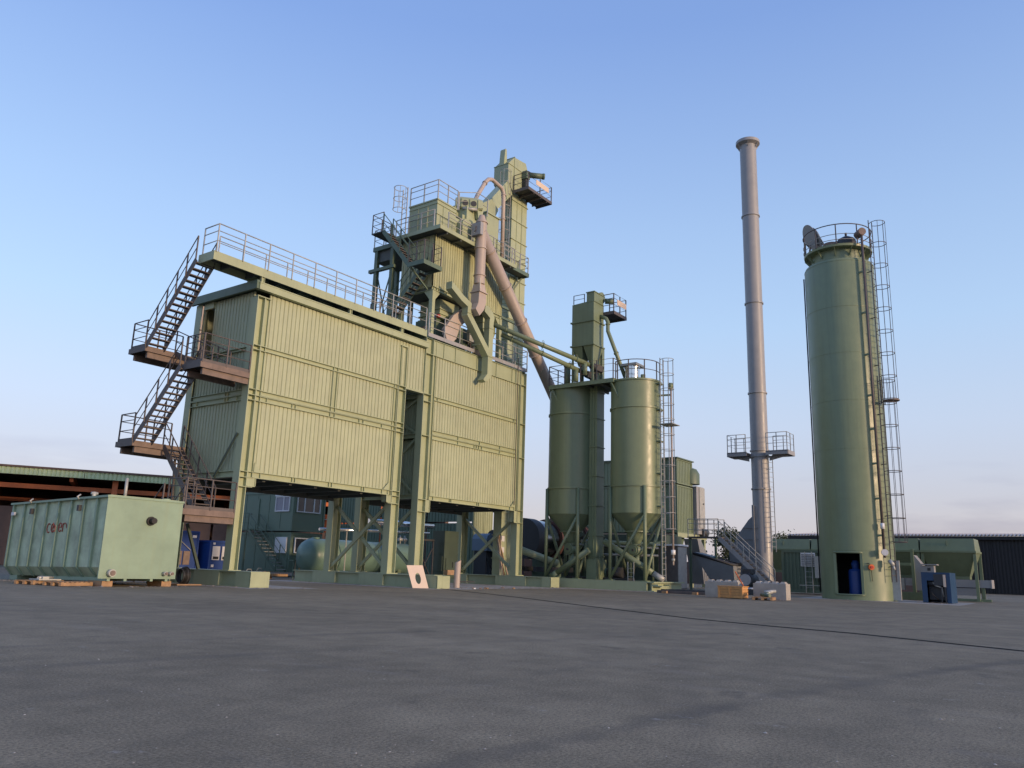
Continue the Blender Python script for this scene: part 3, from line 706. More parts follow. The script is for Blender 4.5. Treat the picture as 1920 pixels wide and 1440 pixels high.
mesh(EV, 'discharge_chute', g_, [(38.4, 29.0, 25.8), (38.92, 29.0, 25.0), (38.92, 29.7, 25.0), (38.4, 29.7, 25.8), (35.6, 28.3, 23.0), (36.2, 28.3, 22.5), (36.2, 29.0, 22.5), (35.6, 29.0, 23.0)],
     [(0, 1, 2, 3), (4, 7, 6, 5), (0, 4, 5, 1), (1, 5, 6, 2), (2, 6, 7, 3), (3, 7, 4, 0)])
prism(EV, 'chute_leg', g_, [(35.5, 23.0), (36.2, 22.55), (35.7, 21.62), (34.5, 21.62), (34.5, 22.3)], 'y', 28.0, 29.02)
bar(EV, 'chute_flange', g_, (37.5, 28.55, 24.95), (37.75, 28.55, 24.05), .05, .08)
box(EV, 'head_platform', 'dark', 38.92, 41.65, 27.75, 28.95, 25.14, 25.2)
for b in ((38.9, 41.67, 27.7, 27.75, 25.06, 25.26), (41.65, 41.7, 27.7, 29.0, 25.06, 25.26), (38.88, 38.92, 27.7, 28.95, 25.06, 25.26)): box(EV, 'platform_edge', 'primer', *b)
for x in (39.6, 40.4, 41.1): box(EV, 'platform_joist', 'primer', x, x+.06, 27.75, 28.95, 25.0, 25.14)
railing(EV, [(38.92, 28.9, 25.2), (38.92, 27.74, 25.2), (41.66, 27.74, 25.2), (41.66, 28.9, 25.2)], 1.12, 1.2, 'primer', .026)
box(EV, 'sign_board', 'ply', 39.75, 41.25, 27.68, 27.7, 25.72, 26.08)
rod(EV, 'drive_motor', 'dgreen', (40.2, 28.6, 26.85), (40.85, 27.95, 26.85), .19, 16)
rod(EV, 'motor_cowl', 'dgreen', (40.85, 27.95, 26.85), (40.95, 27.85, 26.85), .21, 16)
box(EV, 'gearbox', 'dgreen', 39.85, 40.25, 28.55, 28.96, 26.5, 27.05); box(EV, 'gearbox_bracket', 'dark', 39.9, 40.2, 28.65, 28.95, 25.2, 26.5)
box(EV, 'service_platform', 'under', 37.1, 39.75, 28.15, 28.93, 19.42, 19.48)
for b in ((37.06, 39.78, 28.1, 28.15, 19.3, 19.55), (39.75, 39.8, 28.1, 28.95, 19.3, 19.55)): box(EV, 'platform_edge', 'dgreen', *b)
bar(EV, 'platform_bracket', 'dgreen', (39.6, 28.5, 19.3), (39.0, 28.9, 18.2), .08, .1)
railing(EV, [(37.1, 28.16, 19.48), (39.76, 28.16, 19.48), (39.76, 28.9, 19.48)], 1.15, .9, 'galv', .024)
ladder(EV, (38.72, 29.3), (-1, -.3), 19.5, 26.6, 21.4, 26.5, 'galv', hoops=.8)
ladder(EV, (38.7, 29.2), (-1, -.5), 12.6, 19.4, None, None, 'dgreen')
for z in (15.9, 16.6): box(EV, 'tie_beam', 'dgreen', 36.0, 38.95, 28.3, 28.42, z, z+.14)
# ================================================================ mauve dust ducts
DU = root('dust_duct', 'thick mauve dust pipe splitting into a vertical drop and a long diagonal', 'duct', (33, 26.3, 12.5))
dc = (32.5, 26.3)
lathe(DU, 'drop_pipe', 'duct', (*dc, 0), [(.3, 16.2), (.3, 19.85)], 28)
lathe(DU, 'top_cone', 'duct', (*dc, 0), [(.3, 19.85), (.15, 20.3), (.02, 20.33)], 28)
for z in (16.7, 18.3, 19.85): lathe(DU, 'pipe_flange', 'duct', (*dc, z), [(.29, -.03), (.35, -.03), (.35, .03), (.29, .03)], 28)
d0 = Vector((32.45, 26.34, 19.35)); d1 = Vector((40.2, 27.1, 13.0)); dd = (d1-d0).normalized(); d2 = d1+dd*3.3
tube(DU, 'diagonal_pipe', 'duct', [d0, d1, d2, d2+Vector((0, .3, -3.5)), d2+Vector((0, .3, -7))], .35, 28)
for t_ in (.13, .37, .62, .86):
    p = d0.lerp(d1, t_); tube(DU, 'pipe_flange', 'duct', [p-dd*.03, p+dd*.03], .41, 28)
box(DU, 'damper_box', 'stack', 31.98, 32.22, 25.95, 26.62, 18.95, 19.68); tube(DU, 'damper_lever', 'primer', [(31.95, 26.26, 19.48), (31.95, 26.26, 19.2), (31.95, 26.34, 19.14)], .025, 6)
lathe(DU, 'drop_cone', 'duct', (*dc, 0), [(.42, 15.72), (.3, 16.25)], 4, a0=math.pi/4, a1=math.pi/4+2*math.pi)
box(DU, 'boot_flange', 'duct', 32.14, 32.86, 25.94, 26.66, 15.66, 15.72)
prism(DU, 'boot', 'duct', [(32.2, 15.66), (32.8, 15.66), (32.84, 15.2), (32.68, 14.75), (32.3, 14.3), (31.95, 14.6), (32.15, 15.0)], 'y', 26.02, 26.58)
prism(DU, 'boot_spout', 'duct', [(32.5, 14.9), (32.7, 14.5), (31.85, 13.65), (31.6, 12.95), (31.25, 12.62), (30.85, 12.64), (30.6, 13.25), (31.3, 14.2), (32.1, 14.8)], 'y', 27.0, 27.2)
rod(DU, 'gas_strut', 'galv', (32.15, 25.95, 15.8), (32.12, 25.95, 16.4), .03, 6)
AP = root('vent_arch_pipe', 'thin mauve vent pipe arching from the screen down beside the shaft', 'pipe', (35, 27.5, 18.5))
ap = [(32.9, 27.5, 21.0), (33.46, 27.5, 22.25), (34.15, 27.5, 23.4), (34.45, 27.5, 23.72), (34.8, 27.5, 23.86), (35.2, 27.5, 23.8), (35.75, 27.5, 23.72), (35.95, 27.5, 23.5), (36.0, 27.5, 23.0), (36.05, 27.5, 19.1)]
tube(AP, 'bent_pipe', 'duct', ap, .125, 14)
for p, q in (((36.02, 27.5, 21.7), (36.02, 27.5, 21.78)), ((36.0, 27.5, 23.3), (36.0, 27.5, 23.38)), ((34.1, 27.5, 23.3), (34.14, 27.5, 23.37))): rod(AP, 'pipe_flange', 'duct', p, q, .16, 14)
# ================================================================ green overflow chute on the facade
CH = root('overflow_chute', 'angular green overflow chute hanging in front of the right block', 'chute', (33, 26.6, 12.5))
prism(CH, 'main_chute', g_, [(30.3, 15.72), (31.35, 15.2), (32.0, 14.98), (32.0, 14.4), (33.86, 12.62), (34.02, 12.45), (34.02, 11.3), (33.5, 10.86), (33.28, 10.98), (33.62, 11.36), (33.62, 12.36), (31.68, 14.22), (31.7, 14.7), (31.15, 14.88), (30.3, 15.32)], 'y', 26.36, 26.78)
prism(CH, 'branch_chute', g_, [(33.25, 15.2), (33.5, 15.26), (33.98, 14.95), (34.12, 14.72), (34.04, 14.35), (34.04, 12.4), (33.66, 12.4), (33.66, 14.38), (33.7, 14.6), (33.2, 14.86)], 'y', 26.38, 26.76)
for b in ((31.66, 32.04, 26.33, 26.81, 14.36, 14.4), (33.6, 34.05, 26.33, 26.81, 12.36, 12.4), (33.63, 34.08, 26.35, 26.79, 14.0, 14.04)): box(CH, 'chute_flange', g_, *b)
box(CH, 'chute_bracket', g_, 33.0, 33.6, 26.5, 27.05, 12.9, 13.0)
# ================================================================ two screw conveyors to the filler silos
for i, (a, b, lab) in enumerate((((34.3, 26.6, 14.42), (39.6, 23.3, 12.8), 'upper of the two slanting green screw conveyors to the filler silos'),
                                ((35.1, 26.6, 14.03), (39.35, 23.75, 12.4), 'lower of the two slanting green screw conveyors to the filler silos'))):
    a = Vector(a); b = Vector(b); d = (b-a).normalized()
    SCW = root('screw_conveyor', lab, 'conveyor', tuple(b), 'filler screw conveyors')
    rod(SCW, 'screw_tube', 'sgreen', a, b, .135, 18)
    for t_ in (.12, .5, .85):
        p = a.lerp(b, t_); rod(SCW, 'tube_flange', 'sgreen', p-d*.025, p+d*.025, .17, 18)
        tube(SCW, 'lifting_eye', 'sgreen', [p+UP*.13, p+UP*.24+d*.07, p+UP*.3, p+UP*.24-d*.07, p+UP*.13], .015, 5)
    rod(SCW, 'gearbox', 'dark', b, b+d*.35, .2, 12)
    bar(SCW, 'drive_motor', 'dark', b+d*.3, b+d*.8, .3, .36)
    rod(SCW, 'inlet_spout', 'sgreen', b-d*.4, b-d*.4-UP*.75, .14, 12)
# ================================================================ filler silos on their frame
sg = 'sgreen'
def pol(c, r, deg): return (c[0]+r*math.cos(math.radians(deg)), c[1]+r*math.sin(math.radians(deg)))
P = root('silo_base_frame', 'low green steel frame carrying the two filler silos', 'base frame', (41, 22.5, 0), 'base frames under the plant')
box(P, 'front_web', g_, 39.2, 42.9, 19.26, 19.3, .05, .42); box(P, 'front_flange', g_, 39.12, 43.0, 19.1, 19.5, .44, .5); box(P, 'front_flange', g_, 39.12, 43.0, 19.1, 19.5, .006, .05)
for x in (39.12, 42.7): box(P, 'side_beam', g_, x, x+.35, 19.52, 27.2, .006, .5)
for x in (39.2, 40.6): prism(P, 'tie_lug', g_, [(x, .28), (x+.02, .33), (x+.02, .38), (x, .38)], 'y', 18.9, 19.25)
box(P, 'jacking_plate', g_, 39.3, 40.2, 18.75, 19.24, .26, .3)
R = 1.43
def filler_silo(c, label, top):
    S = root('filler_silo', label, 'silo', (c[0], c[1], .5), 'filler silos')
    lathe(S, 'shell', sg, (*c, 0), [(R, 4.12), (R, 11.6), (R-.05, 11.66), (.2, 11.85)], 56, cap=False)
    for z in (5.62, 10.04, 11.6): lathe(S, 'shell_ring', sg, (*c, z), [(R-.01, -.05), (R+.06, -.05), (R+.06, .05), (R-.01, .05)], 56, cap=False)
    lathe(S, 'cone', sg, (*c, 0), [(.58, 3.16), (R, 4.12)], 48, cap=False)
    lathe(S, 'lower_cone', sg, (*c, 0), [(.22, 2.5), (.56, 3.16)], 36, cap=False)
    lathe(S, 'cone_flange', sg, (*c, 3.16), [(.5, -.03), (.68, -.03), (.68, .03), (.5, .03)], 36)
    v_ = rod(S, 'outlet_valve', sg, (c[0]-.35, c[1], 2.15), (c[0]+.35, c[1], 2.15), .3, 18); rod(v_, 'valve_cover', sg, (c[0]-.42, c[1], 2.15), (c[0]-.35, c[1], 2.15), .22, 18)
    rod(v_, 'valve_knob', 'dark', (c[0]-.48, c[1], 2.15), (c[0]-.42, c[1], 2.15), .06, 10)
    lathe(S, 'outlet_flange', sg, (*c, 2.45), [(.1, -.04), (.34, -.04), (.34, .04), (.1, .04)], 24)
    rod(S, 'outlet_pipe', sg, (*c, 1.9), (*c, 1.3), .16, 14)
    lg = [(c[0]+a, c[1]+b) for a in (-1.06, 1.06) for b in (-1.06, 1.06)]
    for x, y in lg:
        l_ = rod(S, 'leg', sg, (x, y, .55), (x, y, 5.6), .1, 12); box(l_, 'foot_plate', sg, x-.2, x+.2, y-.2, y+.2, .5, .55)
    for (x, y), (x2, y2) in ((lg[0], lg[1]), (lg[2], lg[3])): rod(S, 'leg_brace', sg, (x2, y2, .6), (x, y, 4.05), .085, 10)
    rod(S, 'leg_brace', sg, (*lg[0], .6), (*lg[2], 4.05), .085, 10)
    rod(S, 'leg_brace', sg, (*lg[3], .6), (*lg[1], 4.05), .085, 10)
    return S
c1, c2 = (40.6, 25.1), (40.6, 20.87)
S1 = filler_silo(c1, 'green filler silo standing nearer the building, behind the small elevator', 11.6)
S2 = filler_silo(c2, 'green filler silo with the caged ladder and shiny filter on top', 11.6)
ladder(S2, (40.55, 19.2), (0, -1), .55, 12.9, 3.3, 12.8, 'galv', hoops=.85, wd=.42, cr=.36)
for z in (2.6, 4.5, 6.3, 8.1, 9.9, 11.4): box(S2, 'ladder_standoff', sg, 40.3, 40.8, 19.22, 19.55, z, z+.06)
box(S2, 'ladder_rest_platform', 'galv', 40.0, 41.0, 18.35, 19.15, 9.0, 9.04)
tube(S2, 'roof_rail', 'primer', [(*pol(c2, R-.05, a), 12.75) for a in range(150, 300, 12)], .025, 6)
tube(S2, 'roof_rail', 'primer', [(*pol(c2, R-.05, a), 12.2) for a in range(150, 300, 12)], .02, 6)
for a in (152, 190, 228, 266, 292): bar(S2, 'rail_post', 'primer', (*pol(c2, R-.05, a), 11.62), (*pol(c2, R-.05, a), 12.75), .05, .05)
FL = root('silo_top_filter', 'shiny round vent filter with tilted cap on the silo roof', 'filter', (40.3, 20.9, 11.8))
lathe(FL, 'filter_drum', 'chrome', (40.25, 20.9, 0), [(.42, 11.72), (.42, 12.5)], 28)
lathe(FL, 'filter_ring', 'chrome', (40.25, 20.9, 12.46), [(.4, 0), (.46, 0), (.46, .06), (.4, .06)], 28)
mesh(FL, 'filter_cap', 'galv', bverts(39.75, 40.8, 20.4, 21.4, 12.55, 12.68)[:], BF)
rod(FL, 'valve', sg, (40.2, 20.2, 11.7), (40.2, 20.2, 12.0), .14, 12)
FP = root('filler_pipe', 'pale vertical filling pipe with coupling beside the caged ladder', 'pipe', (40.84, 18.78, 1.5))
rod(FP, 'riser', 'duct', (40.84, 18.78, 1.7), (40.84, 18.78, 11.2), .055, 10); rod(FP, 'coupling', 'white', (40.84, 18.78, 1.95), (40.84, 18.78, 2.2), .12, 12)
rod(FP, 'coupling', 'galv', (40.84, 18.78, 1.6), (40.84, 18.78, 1.75), .09, 12); rod(FP, 'spout', 'duct', (40.84, 18.78, 1.4), (40.84, 18.78, 1.62), .045, 10)
rod(FP, 'bend_cap', sg, (40.9, 18.72, 11.3), (40.78, 18.9, 11.3), .2, 18)
bar(FP, 'bracket', sg, (40.84, 18.8, 10.8), (40.7, 19.5, 10.8), .06, .1)
# ---- platform on top of the silos
SP = root('silo_platform', 'dark railed platform bridging the tops of the two filler silos', 'platform', (40.5, 23.6, 11.5))
box(SP, 'deck', 'under', 39.1, 42.0, 21.55, 25.85, 11.66, 11.7)
for b in ((39.06, 39.12, 21.5, 25.9, 11.5, 11.74), (39.12, 42.0, 21.49, 21.55, 11.5, 11.74), (39.12, 42.0, 25.85, 25.91, 11.5, 11.74)): box(SP, 'deck_edge', sg, *b)
for y in (22.4, 23.4, 24.4): box(SP, 'deck_joist', 'under', 39.12, 42, y, y+.1, 11.52, 11.66)
railing(SP, [(42.0, 25.88, 11.7), (39.08, 25.88, 11.7), (39.08, 21.52, 11.7), (39.6, 21.52, 11.7)], 1.2, 1.05, 'primer', .026)
for y in (21.7, 25.7): rod(SP, 'knee_brace', sg, (39.12, y, 11.55), (39.35, y-.7 if y < 23 else y-.65, 10.05), .05, 8)
tube(SP, 'entry_hoop', 'galv', [(39.12, 26.0, 11.7), (39.12, 26.0, 12.6), (39.12, 26.25, 12.9), (39.12, 26.5, 12.6)], .024, 6)
# ---- filler elevator and dust hopper
FE = root('filler_elevator', 'slim green bucket elevator between the two filler silos with a railed head', 'elevator', (39.85, 22.95, .5))
box(FE, 'shaft', sg, 40.15, 41.0, 23.18, 23.68, .5, 14.1)
for z in (1.2, 1.75, 2.9, 4.6, 6.3, 8.0, 9.7, 11.3): box(FE, 'shaft_flange', sg, 40.1, 41.05, 23.13, 23.7, z, z+.05)
for y in (23.33, 23.5): box(FE, 'shaft_rib', sg, 40.11, 40.15, y, y+.03, .6, 13.2)
box(FE, 'boot', sg, 40.05, 41.2, 23.1, 23.75, .5, 1.6); box(FE, 'boot_hatch', sg, 40.5, 40.75, 23.07, 23.1, .75, 1.5)
box(FE, 'head', sg, 39.38, 40.5, 22.98, 23.5, 16.7, 17.3); box(FE, 'head_flange', sg, 39.34, 40.54, 22.94, 23.54, 17.28, 17.33)
rod(FE, 'head_drum', sg, (40.4, 23.0, 17.2), (40.4, 23.46, 17.2), .34, 18)
rod(FE, 'drive_motor', 'dgreen', (40.55, 22.9, 17.0), (40.85, 22.45, 17.0), .17, 12)
box(FE, 'head_platform', 'dark', 40.55, 42.1, 22.3, 23.5, 16.2, 16.25)
for b in ((40.52, 42.14, 22.26, 22.3, 16.1, 16.3), (42.1, 42.14, 22.26, 23.5, 16.1, 16.3), (40.52, 40.56, 22.26, 23.5, 16.1, 16.3)): box(FE, 'platform_edge', 'primer', *b)
railing(FE, [(40.55, 23.4, 16.25), (40.55, 22.3, 16.25), (42.1, 22.3, 16.25), (42.1, 23.45, 16.25)], 1.15, .8, 'primer', .026)
box(FE, 'sign_board', 'ply', 40.9, 42.05, 22.24, 22.26, 16.75, 17.1)
DH = root('dust_hopper', 'tall green dust filter box with two hopper outlets above the silo platform', 'hopper', (40, 23.8, 11.7))
box(DH, 'filter_box', sg, 39.4, 40.6, 23.02, 24.52, 14.05, 16.68)
prism(DH, 'box_roof', sg, [(24.52, 16.68), (23.02, 16.68), (23.02, 16.74), (23.5, 16.74)], 'x', 39.4, 40.6)
for z in (14.0, 15.48): box(DH, 'box_flange', sg, 39.32, 40.68, 22.96, 24.6, z, z+.08)
for y0, y1 in ((23.02, 23.72), (23.8, 24.52)):
    ym = (y0+y1)/2
    mesh(DH, 'outlet_hopper', sg, [(39.4, y0, 14.0), (40.6, y0, 14.0), (40.6, y1, 14.0), (39.4, y1, 14.0), (39.85, ym-.15, 12.9), (40.15, ym-.15, 12.9), (40.15, ym+.15, 12.9), (39.85, ym+.15, 12.9)], [(0, 4, 5, 1), (1, 5, 6, 2), (2, 6, 7, 3), (3, 7, 4, 0), (4, 7, 6, 5), (0, 1, 2, 3)])
    rod(DH, 'outlet_pipe', sg, (40, ym, 12.9), (40, ym, 11.8), .13, 10)
for x in (39.42, 40.5):
    for y in (23.05, 24.42): box(DH, 'hopper_leg', sg, x, x+.1, y, y+.1, 11.7, 14.0)
railing(DH, [(39.45, 24.45, 16.72), (39.45, 23.7, 16.72)], .55, .8, 'primer', .02, mids=(.5,))
rod(DH, 'vent_cap', 'dark', (39.6, 24.9, 12.9), (39.6, 24.9, 13.1), .25, 14); rod(DH, 'vent_pipe', sg, (39.6, 24.9, 11.7), (39.6, 24.9, 12.9), .16, 12)
DP = root('silo_down_pipe', 'bent green pipe running from the dust box down to the silo roof', 'pipe', (40.5, 22.5, 11.7))
tube(DP, 'bent_pipe', sg, [(40.2, 23.0, 15.95), (40.2, 22.62, 15.75), (40.2, 22.5, 15.5), (40.2, 22.5, 14.95), (40.2, 22.42, 14.75), (40.3, 21.3, 11.75)], .115, 14)
for p, q in (((40.2, 22.5, 15.35), (40.2, 22.5, 15.41)), ((40.25, 21.98, 13.55), (40.25, 21.95, 13.49))): rod(DP, 'pipe_flange', sg, p, q, .15, 14)
# ---- clutter below the silos
DUp = root('filler_screw_low', 'thick green screw conveyor slanting down in front of the second silo legs', 'conveyor', (40, 21, .5))
rod(DUp, 'screw_tube', sg, (39.9, 22.5, 2.6), (40.2, 19.7, .95), .17, 14); rod(DUp, 'drive_motor', 'galv', (40.22, 19.66, .92), (40.28, 19.1, .6), .16, 12)
DUq = root('filler_screw_low', 'thick green screw conveyor rising to the elevator from below the first silo', 'conveyor', (40, 24.5, .5))
rod(DUq, 'screw_tube', sg, (39.7, 23.4, 2.1), (39.6, 25.4, .8), .17, 14); rod(DUq, 'end_motor', 'dgreen', (39.6, 25.4, .8), (39.58, 25.8, .55), .2, 12)
CB = root('switch_cabinet', 'tall grey switch cabinet with pale edge right of the silo legs', 'cabinet', (43.6, 19.4, 0))
box(CB, 'cabinet_body', 'primer', 43.2, 44.4, 19.6, 20.8, .1, 2.5); box(CB, 'door', 'galv', 43.22, 44.38, 19.56, 19.6, .15, 2.45); box(CB, 'roof', 'white', 43.1, 44.5, 19.5, 20.9, 2.5, 2.6)
PM = root('pump_set', 'dark pump set with pipes under the filler silos', 'pump', (41.2, 23.0, .5))
rod(PM, 'pump_body', 'dark', (41.2, 22.0, .9), (41.2, 22.9, .9), .3, 14); rod(PM, 'motor', 'dgreen', (41.2, 23.0, .9), (41.2, 23.8, .9), .24, 14)
for y in (21.6, 24.6, 25.3): rod(PM, 'pipe', 'dgreen', (41.3, y, .6), (41.3, y, 2.6), .07, 8)
box(PM, 'bed', 'dark', 40.8, 41.6, 21.5, 25.6, .5, .62)
rod(PM, 'cross_pipe', 'galv', (41.6, 20, 2.3), (41.6, 26, 2.5), .05, 8); rod(PM, 'cross_pipe', 'galv', (41.5, 20, 1.9), (41.5, 26, 1.9), .06, 8)
SLd = root('step_ladder', 'small step ladder standing under the right filler silo', 'ladder', (40.0, 20.9, .5))
ladder(SLd, (39.7, 20.75), (-1, 0), .5, 1.5, None, None, 'galv', wd=.35, rung=.22)
# ================================================================ bitumen silo
bc = (42.88, 9.86); RB = 1.733; PH = 192.95
BS = root('bitumen_silo', 'tall wide green silo on the right with an open doorway at its foot', 'silo', (*bc, 0))
a_l, a_r = math.radians(PH-35.5), math.radians(PH+6.3)
lathe(BS, 'base_ring', sg, (*bc, 0), [(RB, .006), (RB, .26)], 72, cap=False)
lathe(BS, 'skirt', sg, (*bc, 0), [(RB, .26), (RB, 2.2)], 66, cap=False, a0=a_r, a1=a_l+2*math.pi)
lathe(BS, 'shell', sg, (*bc, 0), [(RB, 2.2), (RB, 9.0), (RB, 17.1), (RB-.05, 17.22), (1.36, 17.34)], 96, cap=False)
for z in (2.32, 4.8, 7.25, 9.7, 12.15, 14.6, 17.08): lathe(BS, 'shell_seam', sg, (*bc, z), [(RB-.01, -.012), (RB+.008, -.012), (RB+.008, .012), (RB-.01, .012)], 96, cap=False)
lathe(BS, 'neck', sg, (*bc, 0), [(1.34, 17.3), (1.34, 17.9)], 56, cap=False)
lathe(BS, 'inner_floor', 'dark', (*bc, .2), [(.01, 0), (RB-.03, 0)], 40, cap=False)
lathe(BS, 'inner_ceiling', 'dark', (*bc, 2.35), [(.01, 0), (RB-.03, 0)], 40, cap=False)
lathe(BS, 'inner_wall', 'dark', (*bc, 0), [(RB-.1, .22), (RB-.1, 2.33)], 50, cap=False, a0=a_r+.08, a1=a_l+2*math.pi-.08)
def bp(r, deg, z): return (*pol(bc, r, deg), z)
for dg in (PH-35.5, PH+6.3): 
    bar(BS, 'door_jamb', sg, bp(RB-.02, dg, .26), bp(RB-.02, dg, 2.2), .12, .12)
tube(BS, 'door_head', sg, [bp(RB+.02, PH-37+i*5.6, 2.22) for i in range(9)], .05, 6)
tube(BS, 'door_sill', sg, [bp(RB+.02, PH-37+i*5.6, .25) for i in range(9)], .04, 6)
lathe(BS, 'top_platform', sg, (*bc, 0), [(1.2, 17.9), (1.7, 17.9), (1.72, 18.02), (1.2, 18.02)], 56, cap=False)
lathe(BS, 'platform_plate', 'under', (*bc, 17.96), [(.05, 0), (1.69, 0)], 48, cap=False)
for i in range(12): 
    a = i*30+8; bar(BS, 'platform_gusset', sg, bp(1.34, a, 17.5), bp(1.66, a, 17.9), .03, .12)
hr = tube(BS, 'railing', 'primer', [bp(1.72, a, 19.1) for a in range(0, 360, 10)], .027, 6, closed=True)
for z, m_ in ((18.55, .018), (18.25, .018)): tube(hr, 'mid_rail', 'galv', [bp(1.72, a, z) for a in range(0, 360, 10)], m_, 6, closed=True)
for a in range(0, 360, 36): bar(hr, 'post', 'primer', bp(1.72, a+12, 18.0), bp(1.72, a+12, 19.1), .05, .05)
# lids, dome and pump on the silo top
for c_, nm_, r_ in (((43.05, 11.3, 19.45), (.55, -.75, .37), .72), ((42.98, 10.95, 19.25), (.4, -.83, .38), .66), ((42.95, 10.7, 19.1), (.12, -.9, .42), .6)):
    c_ = Vector(c_); nm_ = Vector(nm_).normalized(); rod(BS, 'hatch_lid', 'greyfan', c_-nm_*.02, c_+nm_*.02, r_, 28)
    bar(BS, 'lid_hinge', 'rustp', (c_.x-.15, c_.y+.1, 18.0), c_-UP*.5, .07, .07)
lathe(BS, 'lid_collar', 'rustp', (42.75, 10.75, 0), [(.5, 18.0), (.5, 18.3), (.45, 18.3)], 24)
lathe(BS, 'dome', 'dark', (*pol(bc, .75, PH+38), 0), [(.5, 18.0), (.5, 18.45), (.42, 18.62), (.2, 18.75), (.03, 18.78)], 28)
rod(BS, 'dome_vent', 'dark', bp(.75, PH+38, 18.75), bp(.75, PH+38, 19.0), .06, 8)
lathe(BS, 'roof_hatch', 'rustp', (*pol(bc, .9, PH-20), 0), [(.4, 18.0), (.4, 18.35)], 20)
lathe(BS, 'hatch_cap', 'dark', (*pol(bc, .8, PH-2), 0), [(.2, 18.0), (.2, 18.3), (.08, 18.45), (.03, 18.55)], 16)
ps = 36.5
rod(BS, 'pipe_elbow', 'rustp', bp(1.55, PH+ps+4, 18.55), bp(2.1, PH+ps, 18.55), .2, 14)
rod(BS, 'riser_pipe', 'primer', bp(1.97, PH+ps+1, 2.0), bp(1.97, PH+ps+1, 18.5), .062, 12)
for z in (3.05, 4.8, 6.5, 8.2, 9.9, 12.0, 14.2, 16.4): bar(BS, 'pipe_bracket', sg, bp(RB-.02, PH+ps-2, z), bp(2.0, PH+ps+1, z), .09, .09)
rod(BS, 'flow_meter', 'white', bp(1.97, PH+ps+1, 3.35), bp(1.97, PH+ps+1, 3.62), .1, 12)
rod(BS, 'gauge', 'sticker', bp(1.98, PH+ps+1, 2.25), bp(2.16, PH+ps-2, 2.25), .15, 16); rod(BS, 'valve', 'galv', bp(2.06, PH+ps+6, 1.9), bp(2.2, PH+ps+8, 1.65), .1, 12); rod(BS, 'valve', 'galv', bp(2.2, PH+ps+8, 1.65), bp(2.25, PH+ps+8, 1.45), .06, 10)
rod(BS, 'edge_conduit', 'black', bp(RB+.05, PH-86, .3), bp(RB+.05, PH-86, 16.8), .035, 8)
for fi, z0, z1, cz0, cz1 in ((PH+58, 9.5, 19.3, 9.7, 19.1), (PH+53, .9, 10.9, 2.75, 10.6)):
    b_ = pol(bc, RB+.22, fi); o_ = (math.cos(math.radians(fi+8)), math.sin(math.radians(fi+8)))
    ladder(BS, b_, o_, z0, z1, cz0, cz1, 'primer', wd=.42, cr=.37, hoops=1.15, nb=6, sr=.02)
lathe(BS, 'rest_platform', 'rustp', (*pol(bc, RB+.6, PH+60), 9.62), [(.02, 0), (.38, 0), (.38, .05), (.02, .05)], 18)
for z in (1.6, 4, 6.5, 9, 11.5, 14, 16.5): bar(BS, 'ladder_standoff', 'primer', bp(RB, PH+54, z), bp(RB+.24, PH+54, z), .04, .04)
box(BS, 'cable_tray', 'galv', *(lambda p: (p[0]-.08, p[0]+.08, p[1]-.2, p[1]+.2))(pol(bc, RB+.12, PH+62)), .05, 1.9)
AL = root('alarm_horn', 'round orange alarm horn with a hanging cord on the big silo', 'alarm', bp(1.75, PH+18, 1.55))
rod(AL, 'horn_body', 'orange', bp(RB, PH+19, 1.55), bp(RB+.14, PH+19, 1.55), .13, 18); rod(AL, 'horn_lens', 'red', bp(RB+.14, PH+19, 1.55), bp(RB+.18, PH+19, 1.55), .06, 12)
rod(AL, 'cord', 'black', bp(RB+.05, PH+19, 1.42), bp(RB+.05, PH+20, .9), .012, 6); bar(AL, 'lamp_hood', 'dark', bp(RB+.02, PH+14, 1.72), bp(RB+.05, PH+17, 1.72), .1, .04)
BP = root('blue_pump_unit', 'blue upright pump unit inside the silo doorway', 'pump', (*pol(bc, .9, PH-8), .2))
lathe(BP, 'casing', 'blue', (*pol(bc, .95, PH-6), 0), [(.34, .22), (.34, 1.35), (.26, 1.45)], 20); lathe(BP, 'cap', 'blue', (*pol(bc, .95, PH-6), 0), [(.16, 1.45), (.2, 1.7), (.12, 1.85)], 18)
